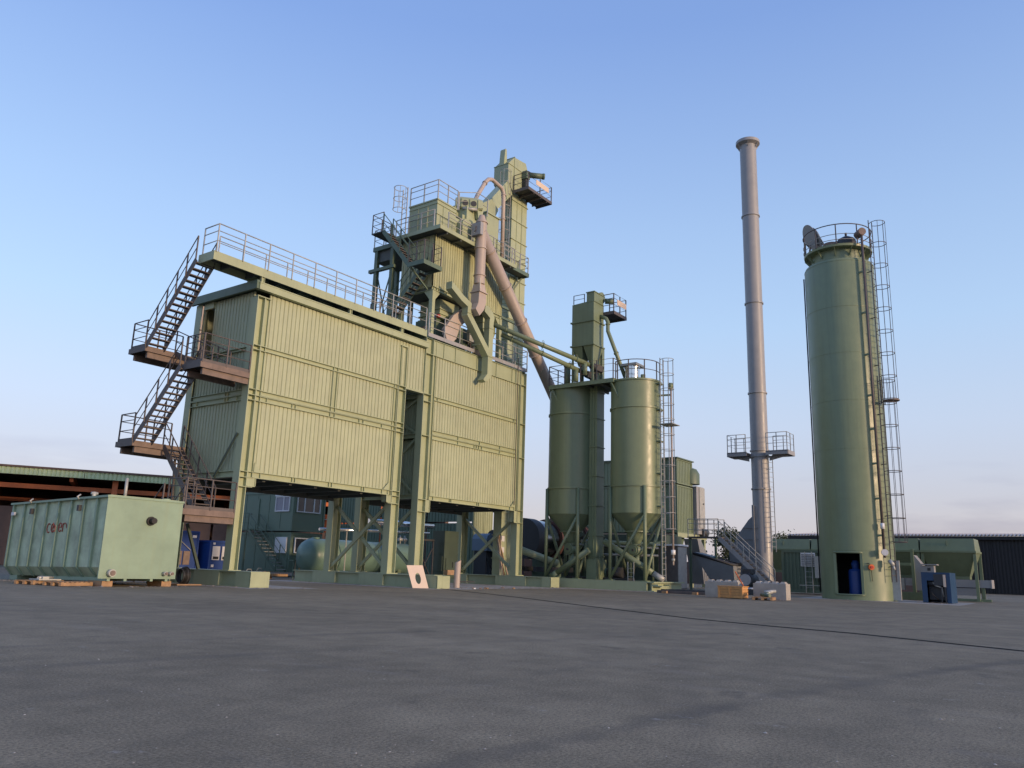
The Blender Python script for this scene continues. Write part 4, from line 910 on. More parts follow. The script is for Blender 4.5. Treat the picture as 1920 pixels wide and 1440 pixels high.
# ================================================================ chimney stack
kc = (49.25, 16.7); RK = .537
CK = root('chimney_stack', 'tall slim grey chimney with a flanged top and a railed platform', 'chimney', (*kc, 0))
lathe(CK, 'flue', 'stack', (*kc, 0), [(RK+.05, 0.0), (RK+.05, .6), (RK, 1.0), (RK, 29.8)], 56, cap=False)
lathe(CK, 'top_flange', 'stack', (*kc, 0), [(RK, 29.62), (.79, 29.75), (.79, 29.95), (.5, 29.95)], 48, cap=False)
for i in range(6): a = i*60+20; bar(CK, 'flange_gusset', 'stack', (*pol(kc, RK, a), 29.4), (*pol(kc, .72, a), 29.72), .03, .08)
for z in (24.44, 18.29, 12.29, 8.6, 8.24, 6.21): lathe(CK, 'section_flange', 'stack', (*kc, z), [(RK-.01, -.045), (RK+.06, -.045), (RK+.06, .045), (RK-.01, .045)], 48, cap=False)
for b in ((48.55, 49.95, 17.3, 18.55), (48.55, 49.95, 14.75, 16.1)):
    box(CK, 'platform_plate', 'stack', *b, 8.42, 8.46)
    for q in ((b[0], b[0]+.05, b[2], b[3]), (b[1]-.05, b[1], b[2], b[3])): box(CK, 'platform_channel', 'stack', *q, 8.24, 8.5)
    y_ = b[3] if b[2] > 17 else b[2]
    box(CK, 'platform_channel', 'stack', b[0]+.051, b[1]-.051, y_-.03, y_+.03, 8.24, 8.5)
    prism(CK, 'platform_bracket', 'stack', [(b[2]+.05, 8.24), (b[3]-.05, 8.24), ((b[2]+.05) if b[2] > 17 else (b[3]-.05), 7.95)], 'x', 49.1, 49.2)
    e_ = [(48.57, 17.35), (48.57, 18.52), (49.93, 18.52), (49.93, 17.35)] if b[2] > 17 else [(48.57, 16.05), (48.57, 14.78), (49.93, 14.78), (49.93, 16.05)]
    railing(CK, [(x, y, 8.5) for x, y in e_], 1.1, .65, 'galv', .022)
ladder(CK, (48.95, 15.95), (-.4, -1), 2.4, 8.3, None, None, 'galv', wd=.38, sr=.02)
for z in (3, 4.5, 6, 7.4): bar(CK, 'ladder_standoff', 'galv', (48.95, 15.95, z), (49.1, 16.25, z), .03, .03)
prism(CK, 'inlet_transition', 'greyfan', [(16.6, 5.15), (17.05, 5.12), (17.05, 4.6), (17.4, 4.3), (18.05, 3.45), (18.7, 2.3), (18.5, .9), (16.6, .9)], 'x', 48.75, 49.6)
for z in (1.7, 2.4, 3.1, 3.8): box(CK, 'transition_rib', 'greyfan', 48.7, 49.65, 16.75, {1.7: 18.6, 2.4: 18.6, 3.1: 18.2, 3.8: 17.75}[z], z, z+.05)
box(CK, 'transition_post', 'greyfan', 48.62, 48.74, 17.0, 17.12, .5, 5.2)
# ================================================================ box tank in front on the left
TK = root('box_tank', 'large pale green ribbed box tank with black outlet pipe, on wooden blocks', 'tank', (15.1, 26.6, 0))
tx0, tx1, ty0, ty1, tz0, tz1 = 13.75, 16.45, 26.5, 33.6, .3, 2.9
box(TK, 'front_plate', 'tankgreen', tx0-.02, tx1+.02, ty0, ty0+.05, .26, tz1)
prism(TK, 'hull', 'tankside', [(tx0+.08, tz1), (tx1-.08, tz1), (tx1-.08, .62), (tx1-.35, tz0), (tx0+.35, tz0), (tx0+.08, .62)], 'y', ty0+.05, ty1)
box(TK, 'top_rim', 'tankgreen', tx0-.05, tx1+.05, ty0-.03, ty1+.02, tz1, tz1+.07)
box(TK, 'roof_plate', 'tankside', tx0+.1, tx1-.1, ty0+.1, ty1-.1, tz1+.07, tz1+.09)
for y in (33.5, 32.6, 31.72, 30.82, 29.92, 29.02, 28.14, 27.26):
    boxes(TK, 'side_rib', 'tankgreen', [(tx0, tx0+.1, y-.05, y+.05, .62, tz1)])
    bar(TK, 'chamfer_rib', 'tankgreen', (tx0+.04, y, .64), (tx0+.34, y, .3), .1, .08)
box(TK, 'weld_seam', 'tankgreen', tx0+.02, tx1-.02, ty0-.006, ty0, 1.62, 1.63)
ol = rod(TK, 'outlet_pipe', 'black', (15.3, ty0, 2.2), (15.3, ty0-.28, 2.2), .1, 16); rod(ol, 'pipe_flange', 'black', (15.3, ty0-.02, 2.2), (15.3, ty0-.08, 2.2), .155, 16)
for x, r_ in ((14.1, .12), (16.0, .07), (16.22, .07)):
    o_ = rod(TK, 'drain_stub', 'galv', (x, ty0, .44), (x, ty0-.2, .44), r_, 14); rod(o_, 'stub_cap', 'rustp', (x, ty0-.2, .44), (x, ty0-.24, .44), r_*.7, 14)
for x in (14.05, 14.62, 15.55, 16.1): box(TK, 'skid_rail', 'tankgreen', x, x+.1, ty0+.02, 30.8, .18, .3)
for y in (28.3, 31.8):
    box(TK, 'lashing_bracket', 'dark', tx0-.1, tx0, y-.07, y+.07, 2.5, 2.7); tube(TK, 'lashing_ring', 'galv', [(tx0-.1, y, 2.9), (tx0-.16, y, 2.98), (tx0-.06, y, 3.06)], .03, 6)
box(TK, 'lamp_box', 'sticker', tx0-.06, tx0, 33.2, 33.45, 2.5, 2.62)
rod(TK, 'roof_valve', 'galv', (14.2, 28.4, 2.95), (14.2, 28.4, 3.2), .07, 10); rod(TK, 'valve_handle', 'galv', (14.1, 28.4, 3.15), (14.32, 28.4, 3.15), .05, 8)
rod(TK, 'vent_pipe', 'galv', (15.1, 28.0, 2.97), (15.1, 28.0, 3.75), .055, 8); rod(TK, 'roof_boss', 'tankgreen', (15.95, 26.75, 2.97), (15.95, 26.75, 3.03), .14, 12)
box(TK, 'nozzle_box', 'tankgreen', tx0+.3, tx0+1.1, 33.0, 33.6, .12, .3)
# red lettering, painted over the ribs
M['redpaint'] = pbr('red_lettering_paint', (.36, .09, .06), .6, var=.3, scale=20)
def arc(cy, cz, ry, rz, a0, a1, n=12): return [(cy+ry*math.cos(math.radians(a0+(a1-a0)*i/n)), cz+rz*math.sin(math.radians(a0+(a1-a0)*i/n))) for i in range(n+1)]
strokes = [arc(.19, .15, .13, .16, 55, 305), [(.42, .15), (.66, .15)]+arc(.54, .15, .13, .15, 0, 320)[1:], [(.75, .33), (.75, .0)], arc(.84, .12, .1, .12, 170, -170),
           [(1.04, .16), (1.26, .16)]+arc(1.15, .16, .12, .15, 0, 320)[1:], [(1.37, 0.0), (1.37, .3)], arc(1.5, .2, .13, .1, 160, 20), [(1.62, .26), (1.7, .12)]]
for i_, s in enumerate(strokes):
    tube(TK, 'lettering', 'redpaint', [(tx0-.008 if i_ in (2, 3) else tx0+.065, 30.72-p[0]*.88, 1.82+p[1]*1.0) for p in s], .014 if i_ in (2, 3) else .019, 5)
TK.rotation_euler = (math.radians(-1.1), 0, 0)
for x, y in ((13.95, 26.62), (16.05, 26.62)):
    o_ = box(None, 'wooden_block', 'wood', x, x+.36, y, y+.9, .005, .18)
    tag(o_, 'square wooden block under the %s front corner of the box tank' % ('left' if x < 15 else 'right'), 'wood block', 'wooden blocks under the tank')
def pallet(label, cx, cy, rot, n=7, z=.005, grp='wooden pallets'):
    P_ = root('wooden_pallet', label, 'pallet', (cx, cy, z), grp)
    c_, s_ = math.cos(rot), math.sin(rot)
    def q(u, v, h): return (cx+u*c_-v*s_, cy+u*s_+v*c_, z+h)
    for v in (-.36, 0, .36):
        bar(P_, 'bearer', 'wood', q(-.6, v, .06), q(.6, v, .06), .1, .1)
    for i in range(n):
        u = -.54+1.08*i/(n-1); bar(P_, 'slat', 'wood', q(u, -.4, .125), q(u, .4, .125), .1, .022)
    return P_
pallet('weathered wooden pallet lying beside the box tank, far one', 12.9, 28.6, .3)
pallet('weathered wooden pallet lying beside the box tank, near one', 13.2, 27.3, .25)
JK = root('scrap_plate', 'grey steel bracket plate lying on the near pallet', 'plate', (13.0, 28.1, .16))
boxes(JK, 'plate', 'galv', [(12.6, 13.3, 28.0, 28.7, .15, .19), (12.8, 13.0, 28.2, 28.5, .19, .26)]); rod(JK, 'pipe_piece', 'galv', (12.7, 28.3, .22), (13.3, 28.6, .22), .05, 8)
HB = root('hose_reel', 'coiled dark hose bundle on the ground between the tank and base frame', 'hose', (17.6, 28.0, 0))
for k in range(5):
    r_ = .24+.02*k
    tube(HB, 'hose_coil', 'black' if k % 3 else 'dark', [(17.6+.05*k, 28.0+r_*math.cos(a*math.pi/9), .34+r_*math.sin(a*math.pi/9)) for a in range(18)], .03, 6, closed=True)
box(HB, 'hose_board', 'wood', 17.2, 18.2, 27.5, 28.6, .01, .05)
# ================================================================ things on and around the base frames
LBd = root('white_board', 'pale board with an oval hole leaning on the base frame end', 'board', (26.9, 23.9, 0))
bo = [Vector((26.5, 24.88, .97)), Vector((27.2, 24.57, .99)), Vector((27.14, 24.09, .02)), Vector((26.46, 24.41, .02))]
nrm = (bo[1]-bo[0]).cross(bo[3]-bo[0]).normalized(); cc = (bo[0]+bo[1]+bo[2]+bo[3])/4+(bo[2]-bo[1])*.08
uu = (bo[1]-bo[0]).normalized(); vv_ = nrm.cross(uu)
ring = []; outer = []; N_ = 24
def edge_pt(d):
    best = None
    for i in range(4):
        a, b = bo[i], bo[(i+1) % 4]
        e1 = b-a; A_ = ((a-cc).dot(uu), (a-cc).dot(vv_)); E_ = (e1.dot(uu), e1.dot(vv_))
        det = d[0]*(-E_[1])+d[1]*E_[0]
        if abs(det) < 1e-9: continue
        t = (A_[0]*(-E_[1])+A_[1]*E_[0])/det; s = (d[0]*A_[1]-d[1]*A_[0])/det
        if t > 0 and -1e-6 <= s <= 1+1e-6 and (best is None or t < best): best = t
    return cc+(uu*d[0]+vv_*d[1])*best
v = []; f = []
angs = sorted(set([2*math.pi*i/N_ for i in range(N_)]+[math.atan2((b-cc).dot(vv_), (b-cc).dot(uu)) % (2*math.pi) for b in bo]))
n_ = len(angs)
for off in (0, .03):
    for a in angs:
        d = (math.cos(a), math.sin(a)); v.append(tuple(cc+uu*d[0]*.13+vv_*d[1]*.26+nrm*off)); v.append(tuple(edge_pt(d)+nrm*off))
for i in range(n_):
    j = (i+1) % n_
    f += [(2*i, 2*i+1, 2*j+1, 2*j), (2*n_+2*i, 2*n_+2*j, 2*n_+2*j+1, 2*n_+2*i+1), (2*i, 2*j, 2*n_+2*j, 2*n_+2*i), (2*i+1, 2*n_+2*i+1, 2*n_+2*j+1, 2*j+1)]
mesh(LBd, 'board', 'ply', v, f)
GP = root('pipe_offcut', 'upright grey pipe offcut with a slanted top beside the base frame', 'pipe', (29.9, 24.8, 0))
v = []; f = []
for k, (r_, zt) in enumerate(((.15, 0), (.15, 1), (.135, 1), (.135, 0))):
    for i in range(24):
        a = i*math.pi/12; v.append((29.9+r_*math.cos(a)+(.03 if zt else 0), 24.8+r_*math.sin(a), .006 if not zt else 1.22-.55*r_*math.cos(a-2.6)))
for k in range(3):
    for i in range(24): f.append((k*24+i, k*24+(i+1) % 24, (k+1)*24+(i+1) % 24, (k+1)*24+i))
mesh(GP, 'pipe', 'duct', v, f)
o_ = box(None, 'wooden_beam', 'wood', 30.2, 31.0, 25.65, 25.9, .57, .8); tag(o_, 'short wooden beam lying on the base frame by the grey pipe', 'beam')
o_ = box(None, 'steel_angle', 'dark', 29.95, 31.4, 24.9, 25.0, .25, .3); tag(o_, 'dark steel bar resting against the base frame near the pipe', 'bar')
RG = root('scrap_pieces', 'rusty scrap pieces scattered on the concrete by the grey pipe', 'scrap', (30.6, 23.8, 0)); RG['kind'] = 'stuff'
for i in range(9):
    x, y = 29.3+random.random()*3.2, 23.3+random.random()*1.0
    bar(RG, 'scrap_piece', random.choice(['rustp', 'wood', 'dark', 'white']), (x, y, .03), (x+.1+.25*random.random(), y+.2*random.random(), .03), .08, .05)
BL = root('timber_lath_bundle', 'thin pale laths and hoses leaning against the elevator foot', 'laths', (38.3, 28.6, 0))
for i in range(12):
    x = 37.95+random.random()*.5; bar(BL, 'lath', 'ply' if i % 3 else 'wood', (x+.1, 28.0+random.random()*.5, .55), (38.6, 28.7+random.random()*.35, 2.3+random.random()*.7), .035, .035)
for z, lab in ((2.5, 'upper small pale junction box on the elevator foot'), (1.85, 'lower small pale junction box on the elevator foot')):
    o_ = box(None, 'junction_box', 'sticker', 38.62, 38.9, 28.72, 28.98, z, z+.32); tag(o_, lab, 'junction box', 'junction boxes')
CT = root('green_cabinet', 'dark green steel control cabinet with hatch under the right block', 'cabinet', (34.9, 29.9, 0))
box(CT, 'cabinet_body', 'deep', 34.6, 35.8, 29.7, 30.6, .3, 2.9)
for z in (1.6, 2.1): box(CT, 'cabinet_seam', 'deep', 34.58, 35.82, 29.68, 30.6, z, z+.03)
h_ = box(CT, 'hatch', 'deep', 34.75, 35.4, 29.66, 29.7, .7, 1.4); box(h_, 'hatch_handle', 'dark', 35.3, 35.34, 29.62, 29.66, .9, 1.2)
box(CT, 'hatch_door', 'deep', 34.56, 34.6, 29.8, 30.5, .7, 1.5)
PR = root('pipe_rack_frame', 'small dark steel rack with crossed braces under the right block', 'frame', (33.6, 30.2, 0))
for x in (33.0, 34.2): box(PR, 'rack_post', 'dark', x, x+.08, 30.2, 30.28, .1, 2.3)
bar(PR, 'rack_brace', 'dark', (33.05, 30.24, .2), (34.2, 30.24, 1.9), .05, .05); bar(PR, 'rack_brace', 'dark', (34.2, 30.24, .2), (33.05, 30.24, 1.9), .05, .05); box(PR, 'rack_beam', 'dark', 33.0, 34.28, 30.18, 30.3, 2.3, 2.4)
# ================================================================ plant behind the blocks
HT = root('horizontal_tank', 'long teal horizontal tank with rounded ends lying behind the columns', 'tank', (34, 35.6, 0))
pr_ = [(-4.4, .02), (-4.36, .3), (-4.25, .58), (-4.05, .82), (-3.8, .95), (3.8, .95), (4.05, .82), (4.25, .58), (4.36, .3), (4.4, .02)]
v = []; f = []
for s, r_ in pr_:
    for i in range(32): a = i*math.pi/16; v.append((33.85+s, 35.6+r_*math.cos(a), 1.3+r_*math.sin(a)))
for k in range(len(pr_)-1):
    for i in range(32): f.append((k*32+i, k*32+(i+1) % 32, (k+1)*32+(i+1) % 32, (k+1)*32+i))
mesh(HT, 'shell', 'teal', v, f, True)
for x in (31.2, 36.4): box(HT, 'saddle', 'dgreen', x, x+.3, 34.9, 36.3, .01, .75)
for x in (37.2, 37.6): 
    rod(HT, 'valve_stem', 'galv', (x, 35.6, 2.2), (x, 35.6, 2.75), .05, 8); rod(HT, 'valve_wheel', 'galv', (x-.15, 35.6, 2.5), (x+.15, 35.6, 2.5), .1, 10)
rod(HT, 'manhole', 'teal', (30.4, 35.6, 2.2), (30.4, 35.6, 2.33), .22, 16)
for lab, a, b, r_ in (('thick shiny insulated pipe running above the teal tank', (33.0, 34.2, 3.35), (38.6, 34.2, 3.4), .17), ('thin shiny insulated pipe below the thick one over the teal tank', (29.5, 34.3, 2.72), (38.4, 34.3, 2.95), .08)):
    P_ = root('insulated_pipe', lab, 'pipe', a, 'insulated pipes'); rod(P_, 'pipe_jacket', 'chrome', a, b, r_, 16)
    for x in (31.5, 34.5, 37.5):
        if x > a[0]: rod(P_, 'pipe_hanger', 'galv', (x, a[1], .05), (x, a[1], a[2]), .035, 6); rod(P_, 'jacket_band', 'galv', (x-.02, a[1], a[2]+(x-a[0])*(b[2]-a[2])/(b[0]-a[0])), (x+.02, a[1], a[2]+(x-a[0])*(b[2]-a[2])/(b[0]-a[0])), r_+.01, 16)
RH = root('ribbed_plant_housing', 'large green ribbed housing behind the columns, its shaded side coloured darker', 'building', (46, 42, 0))
for y1, y0 in ((40.4, 36.1), (45.2, 40.6), (51, 45.4)):
    for z0, z1 in ((.3, 4.0), (4.1, 7.6)): corr(RH, 'wall_panel', 'dgreen', (45.0, y1), (45.0, y0), z0, z1, pitch=.3, groove=.08)  # shade is put into the colour: side darker than the lit front
corr(RH, 'front_panel', 'green', (45.0, 36.05), (46.2, 36.05), .3, 7.6, pitch=.25); corr(RH, 'front_panel', 'green', (46.25, 36.05), (47.3, 36.05), .3, 7.6, pitch=.25)
box(RH, 'roof', 'dgreen', 45.1, 47.3, 36.15, 51, 7.5, 7.65); box(RH, 'corner_post', 'dgreen', 44.92, 45.02, 36.0, 36.1, 0, 7.6); box(RH, 'base', 'dark', 45.2, 47.2, 36.3, 51, 0, .32)
DR = root('dryer_drum', 'large metal dryer drum with a rusty running ring between building and silo', 'drum', (46, 29.8, 0))
def xl_(name, m, prof, cy=29.85, cz=2.85, seg=40):
    v = []; f = []
    for x, r_ in prof:
        for i in range(seg): a = 2*math.pi*i/seg; v.append((x, cy+r_*math.cos(a), cz+r_*math.sin(a)))
    for k in range(len(prof)-1):
        for i in range(seg): f.append((k*seg+i, k*seg+(i+1) % seg, (k+1)*seg+(i+1) % seg, (k+1)*seg+i))
    sm = set(range(len(f))); f += [tuple(range(seg)), tuple((len(prof)-1)*seg+i for i in reversed(range(seg)))]
    o = mesh(DR, name, m, v, f, sm); o.data.set_sharp_from_angle(angle=math.radians(32)); return o
xl_('end_housing', 'dark', [(42.4, 1.28), (43.3, 1.28)]); xl_('drum_shell', 'drumskin', [(43.32, 1.2), (50.2, 1.2)])
xl_('running_ring', 'rustring', [(45.0, 1.36), (45.3, 1.36)]); xl_('running_ring', 'rustring', [(48.6, 1.36), (48.9, 1.36)]); xl_('cladding_band', 'chrome', [(46.2, 1.23), (46.3, 1.23)])
for x in (44.9, 48.5): box(DR, 'roller_stand', 'dgreen', x, x+.6, 28.9, 30.8, .02, 1.6)
box(DR, 'frame_beam', 'dark', 42.4, 50.2, 28.8, 29.0, .8, 1.1); box(DR, 'frame_beam', 'dark', 42.4, 50.2, 30.7, 30.9, .8, 1.1)
rod(DR, 'discharge_pipe', 'green', (40.7, 28.9, 2.1), (43.4, 27.9, 1.35), .22, 14)
HD = root('fan_hood', 'blue grey rounded fan hood behind the crossed braces', 'hood', (41.6, 32.6, 0))
prism(HD, 'hood_shell', 'hoodblue', [(41.3, 2.0), (41.3, 2.75), (41.42, 2.98), (41.65, 3.1), (42.3, 3.1), (42.6, 2.95), (42.65, 2.0)], 'y', 31.9, 33.1)
for x in (41.4, 42.4): box(HD, 'hood_leg', 'dark', x, x+.1, 32.0, 33.0, .02, 2.0)
bar(HD, 'leg_brace', 'dark', (41.4, 31.95, .2), (42.5, 31.95, 1.6), .05, .05); bar(HD, 'leg_brace', 'dark', (42.5, 31.95, .2), (41.4, 31.95, 1.6), .05, .05)
rod(HD, 'fan_inlet', 'dark', (42.7, 32.5, 2.9), (43.4, 32.5, 2.9), .5, 18)
# ---- office containers
OF = root('office_containers', 'two storey dark green office cabin block with white windows behind the columns', 'cabin', (35, 43.5, 0))
ox, oy, ox1, oy1 = 32.6, 40.5, 35.2, 46.6
for z0, z1, o in ((.3, 2.72, .12), (2.8, 5.3, 0)):
    box(OF, 'cabin_body', 'office', ox+o+.05, ox1, oy+o+.05, oy1, z0+.05, z1-.05)
    for b in ((ox+o, ox1, oy+o, oy+o+.12, z0, z0+.14), (ox+o, ox+o+.12, oy+o, oy1, z0, z0+.14), (ox+o, ox1, oy+o, oy+o+.12, z1-.16, z1), (ox+o, ox+o+.12, oy+o, oy1, z1-.16, z1)): box(OF, 'frame_rail', 'office', *b)
    box(OF, 'corner_post', 'office', ox+o-.006, ox+o+.16, oy+o-.006, oy+o+.16, z0, z1)
    box(OF, 'corner_post', 'office', ox1-.12, ox1, oy+o-.006, oy+o+.1, z0, z1)
    for y in (41.7, 42.9, 44.1, 45.3): box(OF, 'panel_joint', 'office', ox+o+.03, ox+o+.06, y, y+.04, z0+.14, z1-.16)
def owin(face, a0, a1, z0, z1, fill, mull=(), hd='white'):
    if face == 'x': f_ = lambda u0, u1, w0, w1, d0, d1: (ox+d0, ox+d1, u0, u1, w0, w1)
    else: f_ = lambda u0, u1, w0, w1, d0, d1: (u0, u1, oy+d0, oy+d1, w0, w1)
    W_ = box(OF, 'window', 'white', *f_(a0, a1, z0, z0+.06, -.03, .06))
    box(W_, 'frame', 'white', *f_(a0, a1, z1-.06, z1, -.025, .06)); box(W_, 'frame', 'white', *f_(a0, a0+.06, z0+.06, z1-.06, -.025, .06)); box(W_, 'frame', 'white', *f_(a1-.06, a1, z0+.06, z1-.06, -.025, .06))
    box(W_, 'pane', fill, *f_(a0+.06, a1-.06, z0+.06, z1-.06, .02, .055))
    for m_ in mull: box(W_, 'mullion', 'white', *f_(m_-.035, m_+.035, z0+.06, z1-.06, -.02, .05))
    return W_
owin('x', 40.85, 42.25, 4.0, 4.95, 'blind', (41.45,)); owin('y', 32.9, 34.78, 3.98, 5.0, 'glass', (33.5, 34.25))
o_ = box(OF, 'roller_shutter_box', 'white', ox-.06, ox+.04, 40.8, 42.3, 4.96, 5.14)
box(OF, 'window_shutter', 'white', ox+.06, ox+.16, 40.95, 42.05, 1.44, 2.42)
w_ = owin('y', 32.96, 34.65, 1.46, 2.4, 'glass')
d_ = box(OF, 'door', 'office', ox-.005, ox+.05, 43.9, 44.7, 2.95, 4.85); box(d_, 'handle', 'dark', ox-.04, ox-.005, 44.55, 44.65, 3.85, 3.9)
CS = root('office_stair', 'light steel stair leading up to the office cabin door', 'staircase', (31.4, 42, 0))
stair(CS, (32.0, 40.4, .35), (32.0, 43.5, 2.85), .75, 12, 'dgreen', 'galv', rmat='dgreen', sh=.16)
box(CS, 'door_landing', 'dgreen', 31.6, 32.5, 43.5, 44.8, 2.8, 2.85); railing(CS, [(31.6, 43.5, 2.85), (31.6, 44.8, 2.85)], 1.0, .65, 'dgreen', .02)
for y in (43.6, 44.7): box(CS, 'landing_post', 'dgreen', 31.6, 31.66, y, y+.06, .02, 2.8)
TB = root('work_bench', 'green trestle with orange handled tools near the teal tank end', 'bench', (31.0, 37, 0))
box(TB, 'bench_top', 'dgreen', 30.2, 31.6, 37, 37.5, 1.0, 1.05)
for x in (30.25, 31.5): box(TB, 'leg', 'dgreen', x, x+.05, 37.1, 37.15, .02, 1.0)
for i in range(4): bar(TB, 'tool_handle', 'yellow' if i % 2 else 'wood', (30.2+.3*i, 36.9, .2), (30.35+.3*i, 37.05, 1.15), .04, .04)
for lab, x, y, m, s in (('orange bucket standing behind the corner base frame', 24.0, 32.6, 'orange', .2), ('yellow crate on the ground left of the teal tank', 27.0, 35.8, 'yellow', .2), ('blue canister beside the yellow crate', 27.6, 36.6, 'blue', .2)):
    nm = lab.split()[1]; b_ = root(nm, lab, nm, (x, y, 0))
    if nm == 'crate': boxes(b_, 'crate_body', m, [(x-s, x+s, y-s, y+s, .01, .04), (x-s, x-s+.03, y-s, y+s, .04, .3), (x+s-.03, x+s, y-s, y+s, .04, .3), (x-s, x+s, y-s, y-s+.03, .04, .3), (x-s, x+s, y+s-.03, y+s, .04, .3)])
    else:
        lathe(b_, nm+'_body', m, (x, y, 0), [(s*.8, .01), (s, .4), (s*.9, .4), (s*.7, .05)], 18); tube(b_, 'handle', 'galv', [(x-s, y, .38), (x-s*.5, y, .56), (x+s*.5, y, .56), (x+s, y, .38)], .012, 5)
for i, (x, y) in enumerate(((28.0, 37.2), (28.3, 36.2))): pallet(('brown pallet stacked upright near the office stair', 'brown pallet lying near the office stair')[i], x, y, .2*i, z=.005+.15*i)
# ---- blue containers and the open hall on the left
def blue_box(label, x0, x1, y0, y1, z1, grp='blue site containers'):
    B_ = root('blue_container', label, 'container', ((x0+x1)/2, (y0+y1)/2, 0), grp)
    box(B_, 'body', 'blue', x0+.04, x1-.04, y0+.04, y1-.04, .12, z1-.04)
    for x in (x0, x1-.1):
        for y in (y0, y1-.1): box(B_, 'corner_post', 'blue', x, x+.1, y, y+.1, .05, z1)
    for z in (.05, z1-.12): box(B_, 'frame_rail', 'blue', x0+.1, x1-.1, y0, y0+.1, z, z+.12); box(B_, 'frame_rail', 'blue', x0, x0+.1, y0+.1, y1-.1, z, z+.12)
    return B_
b_ = blue_box('dark blue container with small notices between the tank and the corner column', 24.6, 27.3, 41.95, 47, 2.48)
box(b_, 'notice', 'sticker', 26.85, 27.1, 41.93, 41.95, 2.1, 2.25); box(b_, 'vent_panel', 'rustp', 25.9, 26.3, 41.93, 41.95, .6, 1.35); box(b_, 'vent_panel', 'rustp', 26.4, 26.8, 41.93, 41.95, .6, 1.35); bar(b_, 'lock_rod', 'galv', (25.6, 41.92, 2.3), (26.8, 41.92, 1.4), .03, .03)
b_ = blue_box('blue machine cabinet with pale louvres behind the corner column', 27.6, 28.85, 41.3, 45, 2.0)
for x in (27.78, 28.4): box(b_, 'louvre_panel', 'sticker', x, x+.48, 41.27, 41.3, .9, 1.68); box(b_, 'louvre_slot', 'black', x+.06, x+.42, 41.26, 41.27, .95, 1.1)
box(b_, 'notice', 'sticker', 27.78, 27.93, 41.28, 41.3, 1.76, 1.88); box(b_, 'notice', 'sticker', 27.78, 27.95, 41.28, 41.3, .5, .65)
b_ = blue_box('blue container at the left picture edge beyond the box tank', 15.5, 18.4, 46.2, 52, 1.75)
box(b_, 'notice', 'sticker', 17.7, 18.0, 46.18, 46.2, 1.35, 1.5); box(b_, 'notice', 'sticker', 17.6, 18.0, 46.18, 46.2, .9, 1.0)
HL = root('open_hall', 'long open hall with green fascia and rust red girders at the left', 'hall', (30.5, 63, 0))
hd_ = Vector((.884, -.468, 0)).normalized(); hn = Vector((.468, .884, 0)).normalized(); h0 = Vector((30.5, 63, 0))
def hp(t, q, z): return tuple(h0+hd_*t+hn*q+UP*z)
def hbox(name, m, t0, t1, q0, q1, z0, z1): return mesh(HL, name, m, [hp(t, q, z) for t in (t0, t1) for q in (q0, q1) for z in (z0, z1)], BF)
for i in range(9):
    t0 = -24+i*6; a_, b2 = h0+hd_*t0, h0+hd_*(t0+5.96)
    corr(HL, 'fascia_panel', 'hallfascia', (a_.x, a_.y), (b2.x, b2.y), 6.68, 7.2, pitch=.3, groove=.1, depth=.06)
hbox('roof_edge', 'hallwall', -24, 30, -.1, .4, 7.2, 7.34); hbox('roof', 'hallwall', -24, 30, .4, 24, 7.1, 7.3)
hbox('rear_wall', 'hallwall', -24, 30, 23.6, 24, 0, 7.1); hbox('end_wall', 'hallwall', -24.3, -24, 0, 24, 0, 7.1); hbox('end_wall', 'hallwall', 30, 30.3, 0, 24, 0, 7.1)
for z0, z1, q in ((5.75, 6.1, 1.2), (5.0, 5.3, 6), (4.5, 4.8, 12)): hbox('crane_girder', 'hallbeam', -24, 30, q, q+.35, z0, z1)
for i in range(8): hbox('roof_truss', 'hallbeam', -22+i*7, -21.75+i*7, .5, 23, 6.4, 7.0)
for i in range(5): hbox('hall_column', 'hallbeam', -22+i*12, -21.6+i*12, .6, 1.0, 0, 6.7)
for i in range(8): hbox('low_wall_panel', 'hallwall', -23+i*6.6, -16.6+i*6.6, 2.2, 2.5, .02, 4.4)
# stacks of orange formwork that glow through the gap behind the columns
for i, (t0, z0, z1, lab) in enumerate(((18.4, 3.4, 4.9, 'orange slatted rack in the hall, left of the two seen between columns'), (22.6, 2.2, 4.8, 'orange slatted rack in the hall, right of the two seen between columns'))):
    OR = root('orange_rack', lab, 'rack', hp(t0, -.8, 0), 'orange racks')
    for j in range(9):
        p = Vector(hp(t0+j*.33, -.9, z0)); bar(OR, 'slat', 'orange', p, p+UP*(z1-z0), .1, .2)
    for z in (z0+.3, z1-.4): bar(OR, 'cross_rail', 'galv', hp(t0-.1, -1.0, z), hp(t0+2.9, -1.0, z), .05, .06)
    for j in (0, 2.8): bar(OR, 'rack_post', 'hallbeam', hp(t0+j, -.7, 0), hp(t0+j, -.7, z1), .12, .12)
# ================================================================ right hand side: filter house, fan, stair
BG = root('filter_house', 'pale green ribbed filter house on legs behind the second silo', 'filter house', (53, 26, 0))
fx, fy = 51.92, 23.52
for z0, z1 in ((3.7, 7.0), (7.1, 8.85)):
    corr(BG, 'front_panel', 'sgreen', (fx+.15, fy+.04), (54.45, fy+.04), z0+.08, z1-.08, pitch=.27, groove=.09)
    for y in (23.6, 26.1, 28.6): corr(BG, 'side_panel', 'sgreen', (fx+.04, y+2.4), (fx+.04, y+.05), z0+.08, z1-.08, pitch=.27, groove=.09)
    for b in ((fx, 54.6, fy, fy+.1, z0, z0+.08), (fx, 54.6, fy, fy+.1, z1-.08, z1), (fx, fx+.1, fy+.1, 31, z0, z0+.08), (fx, fx+.1, fy+.1, 31, z1-.08, z1), (fx, fx+.14, fy, fy+.12, z0+.08, z1-.08), (54.46, 54.6, fy, fy+.12, z0+.08, z1-.08)): box(BG, 'frame_edge', 'sgreen', *b)
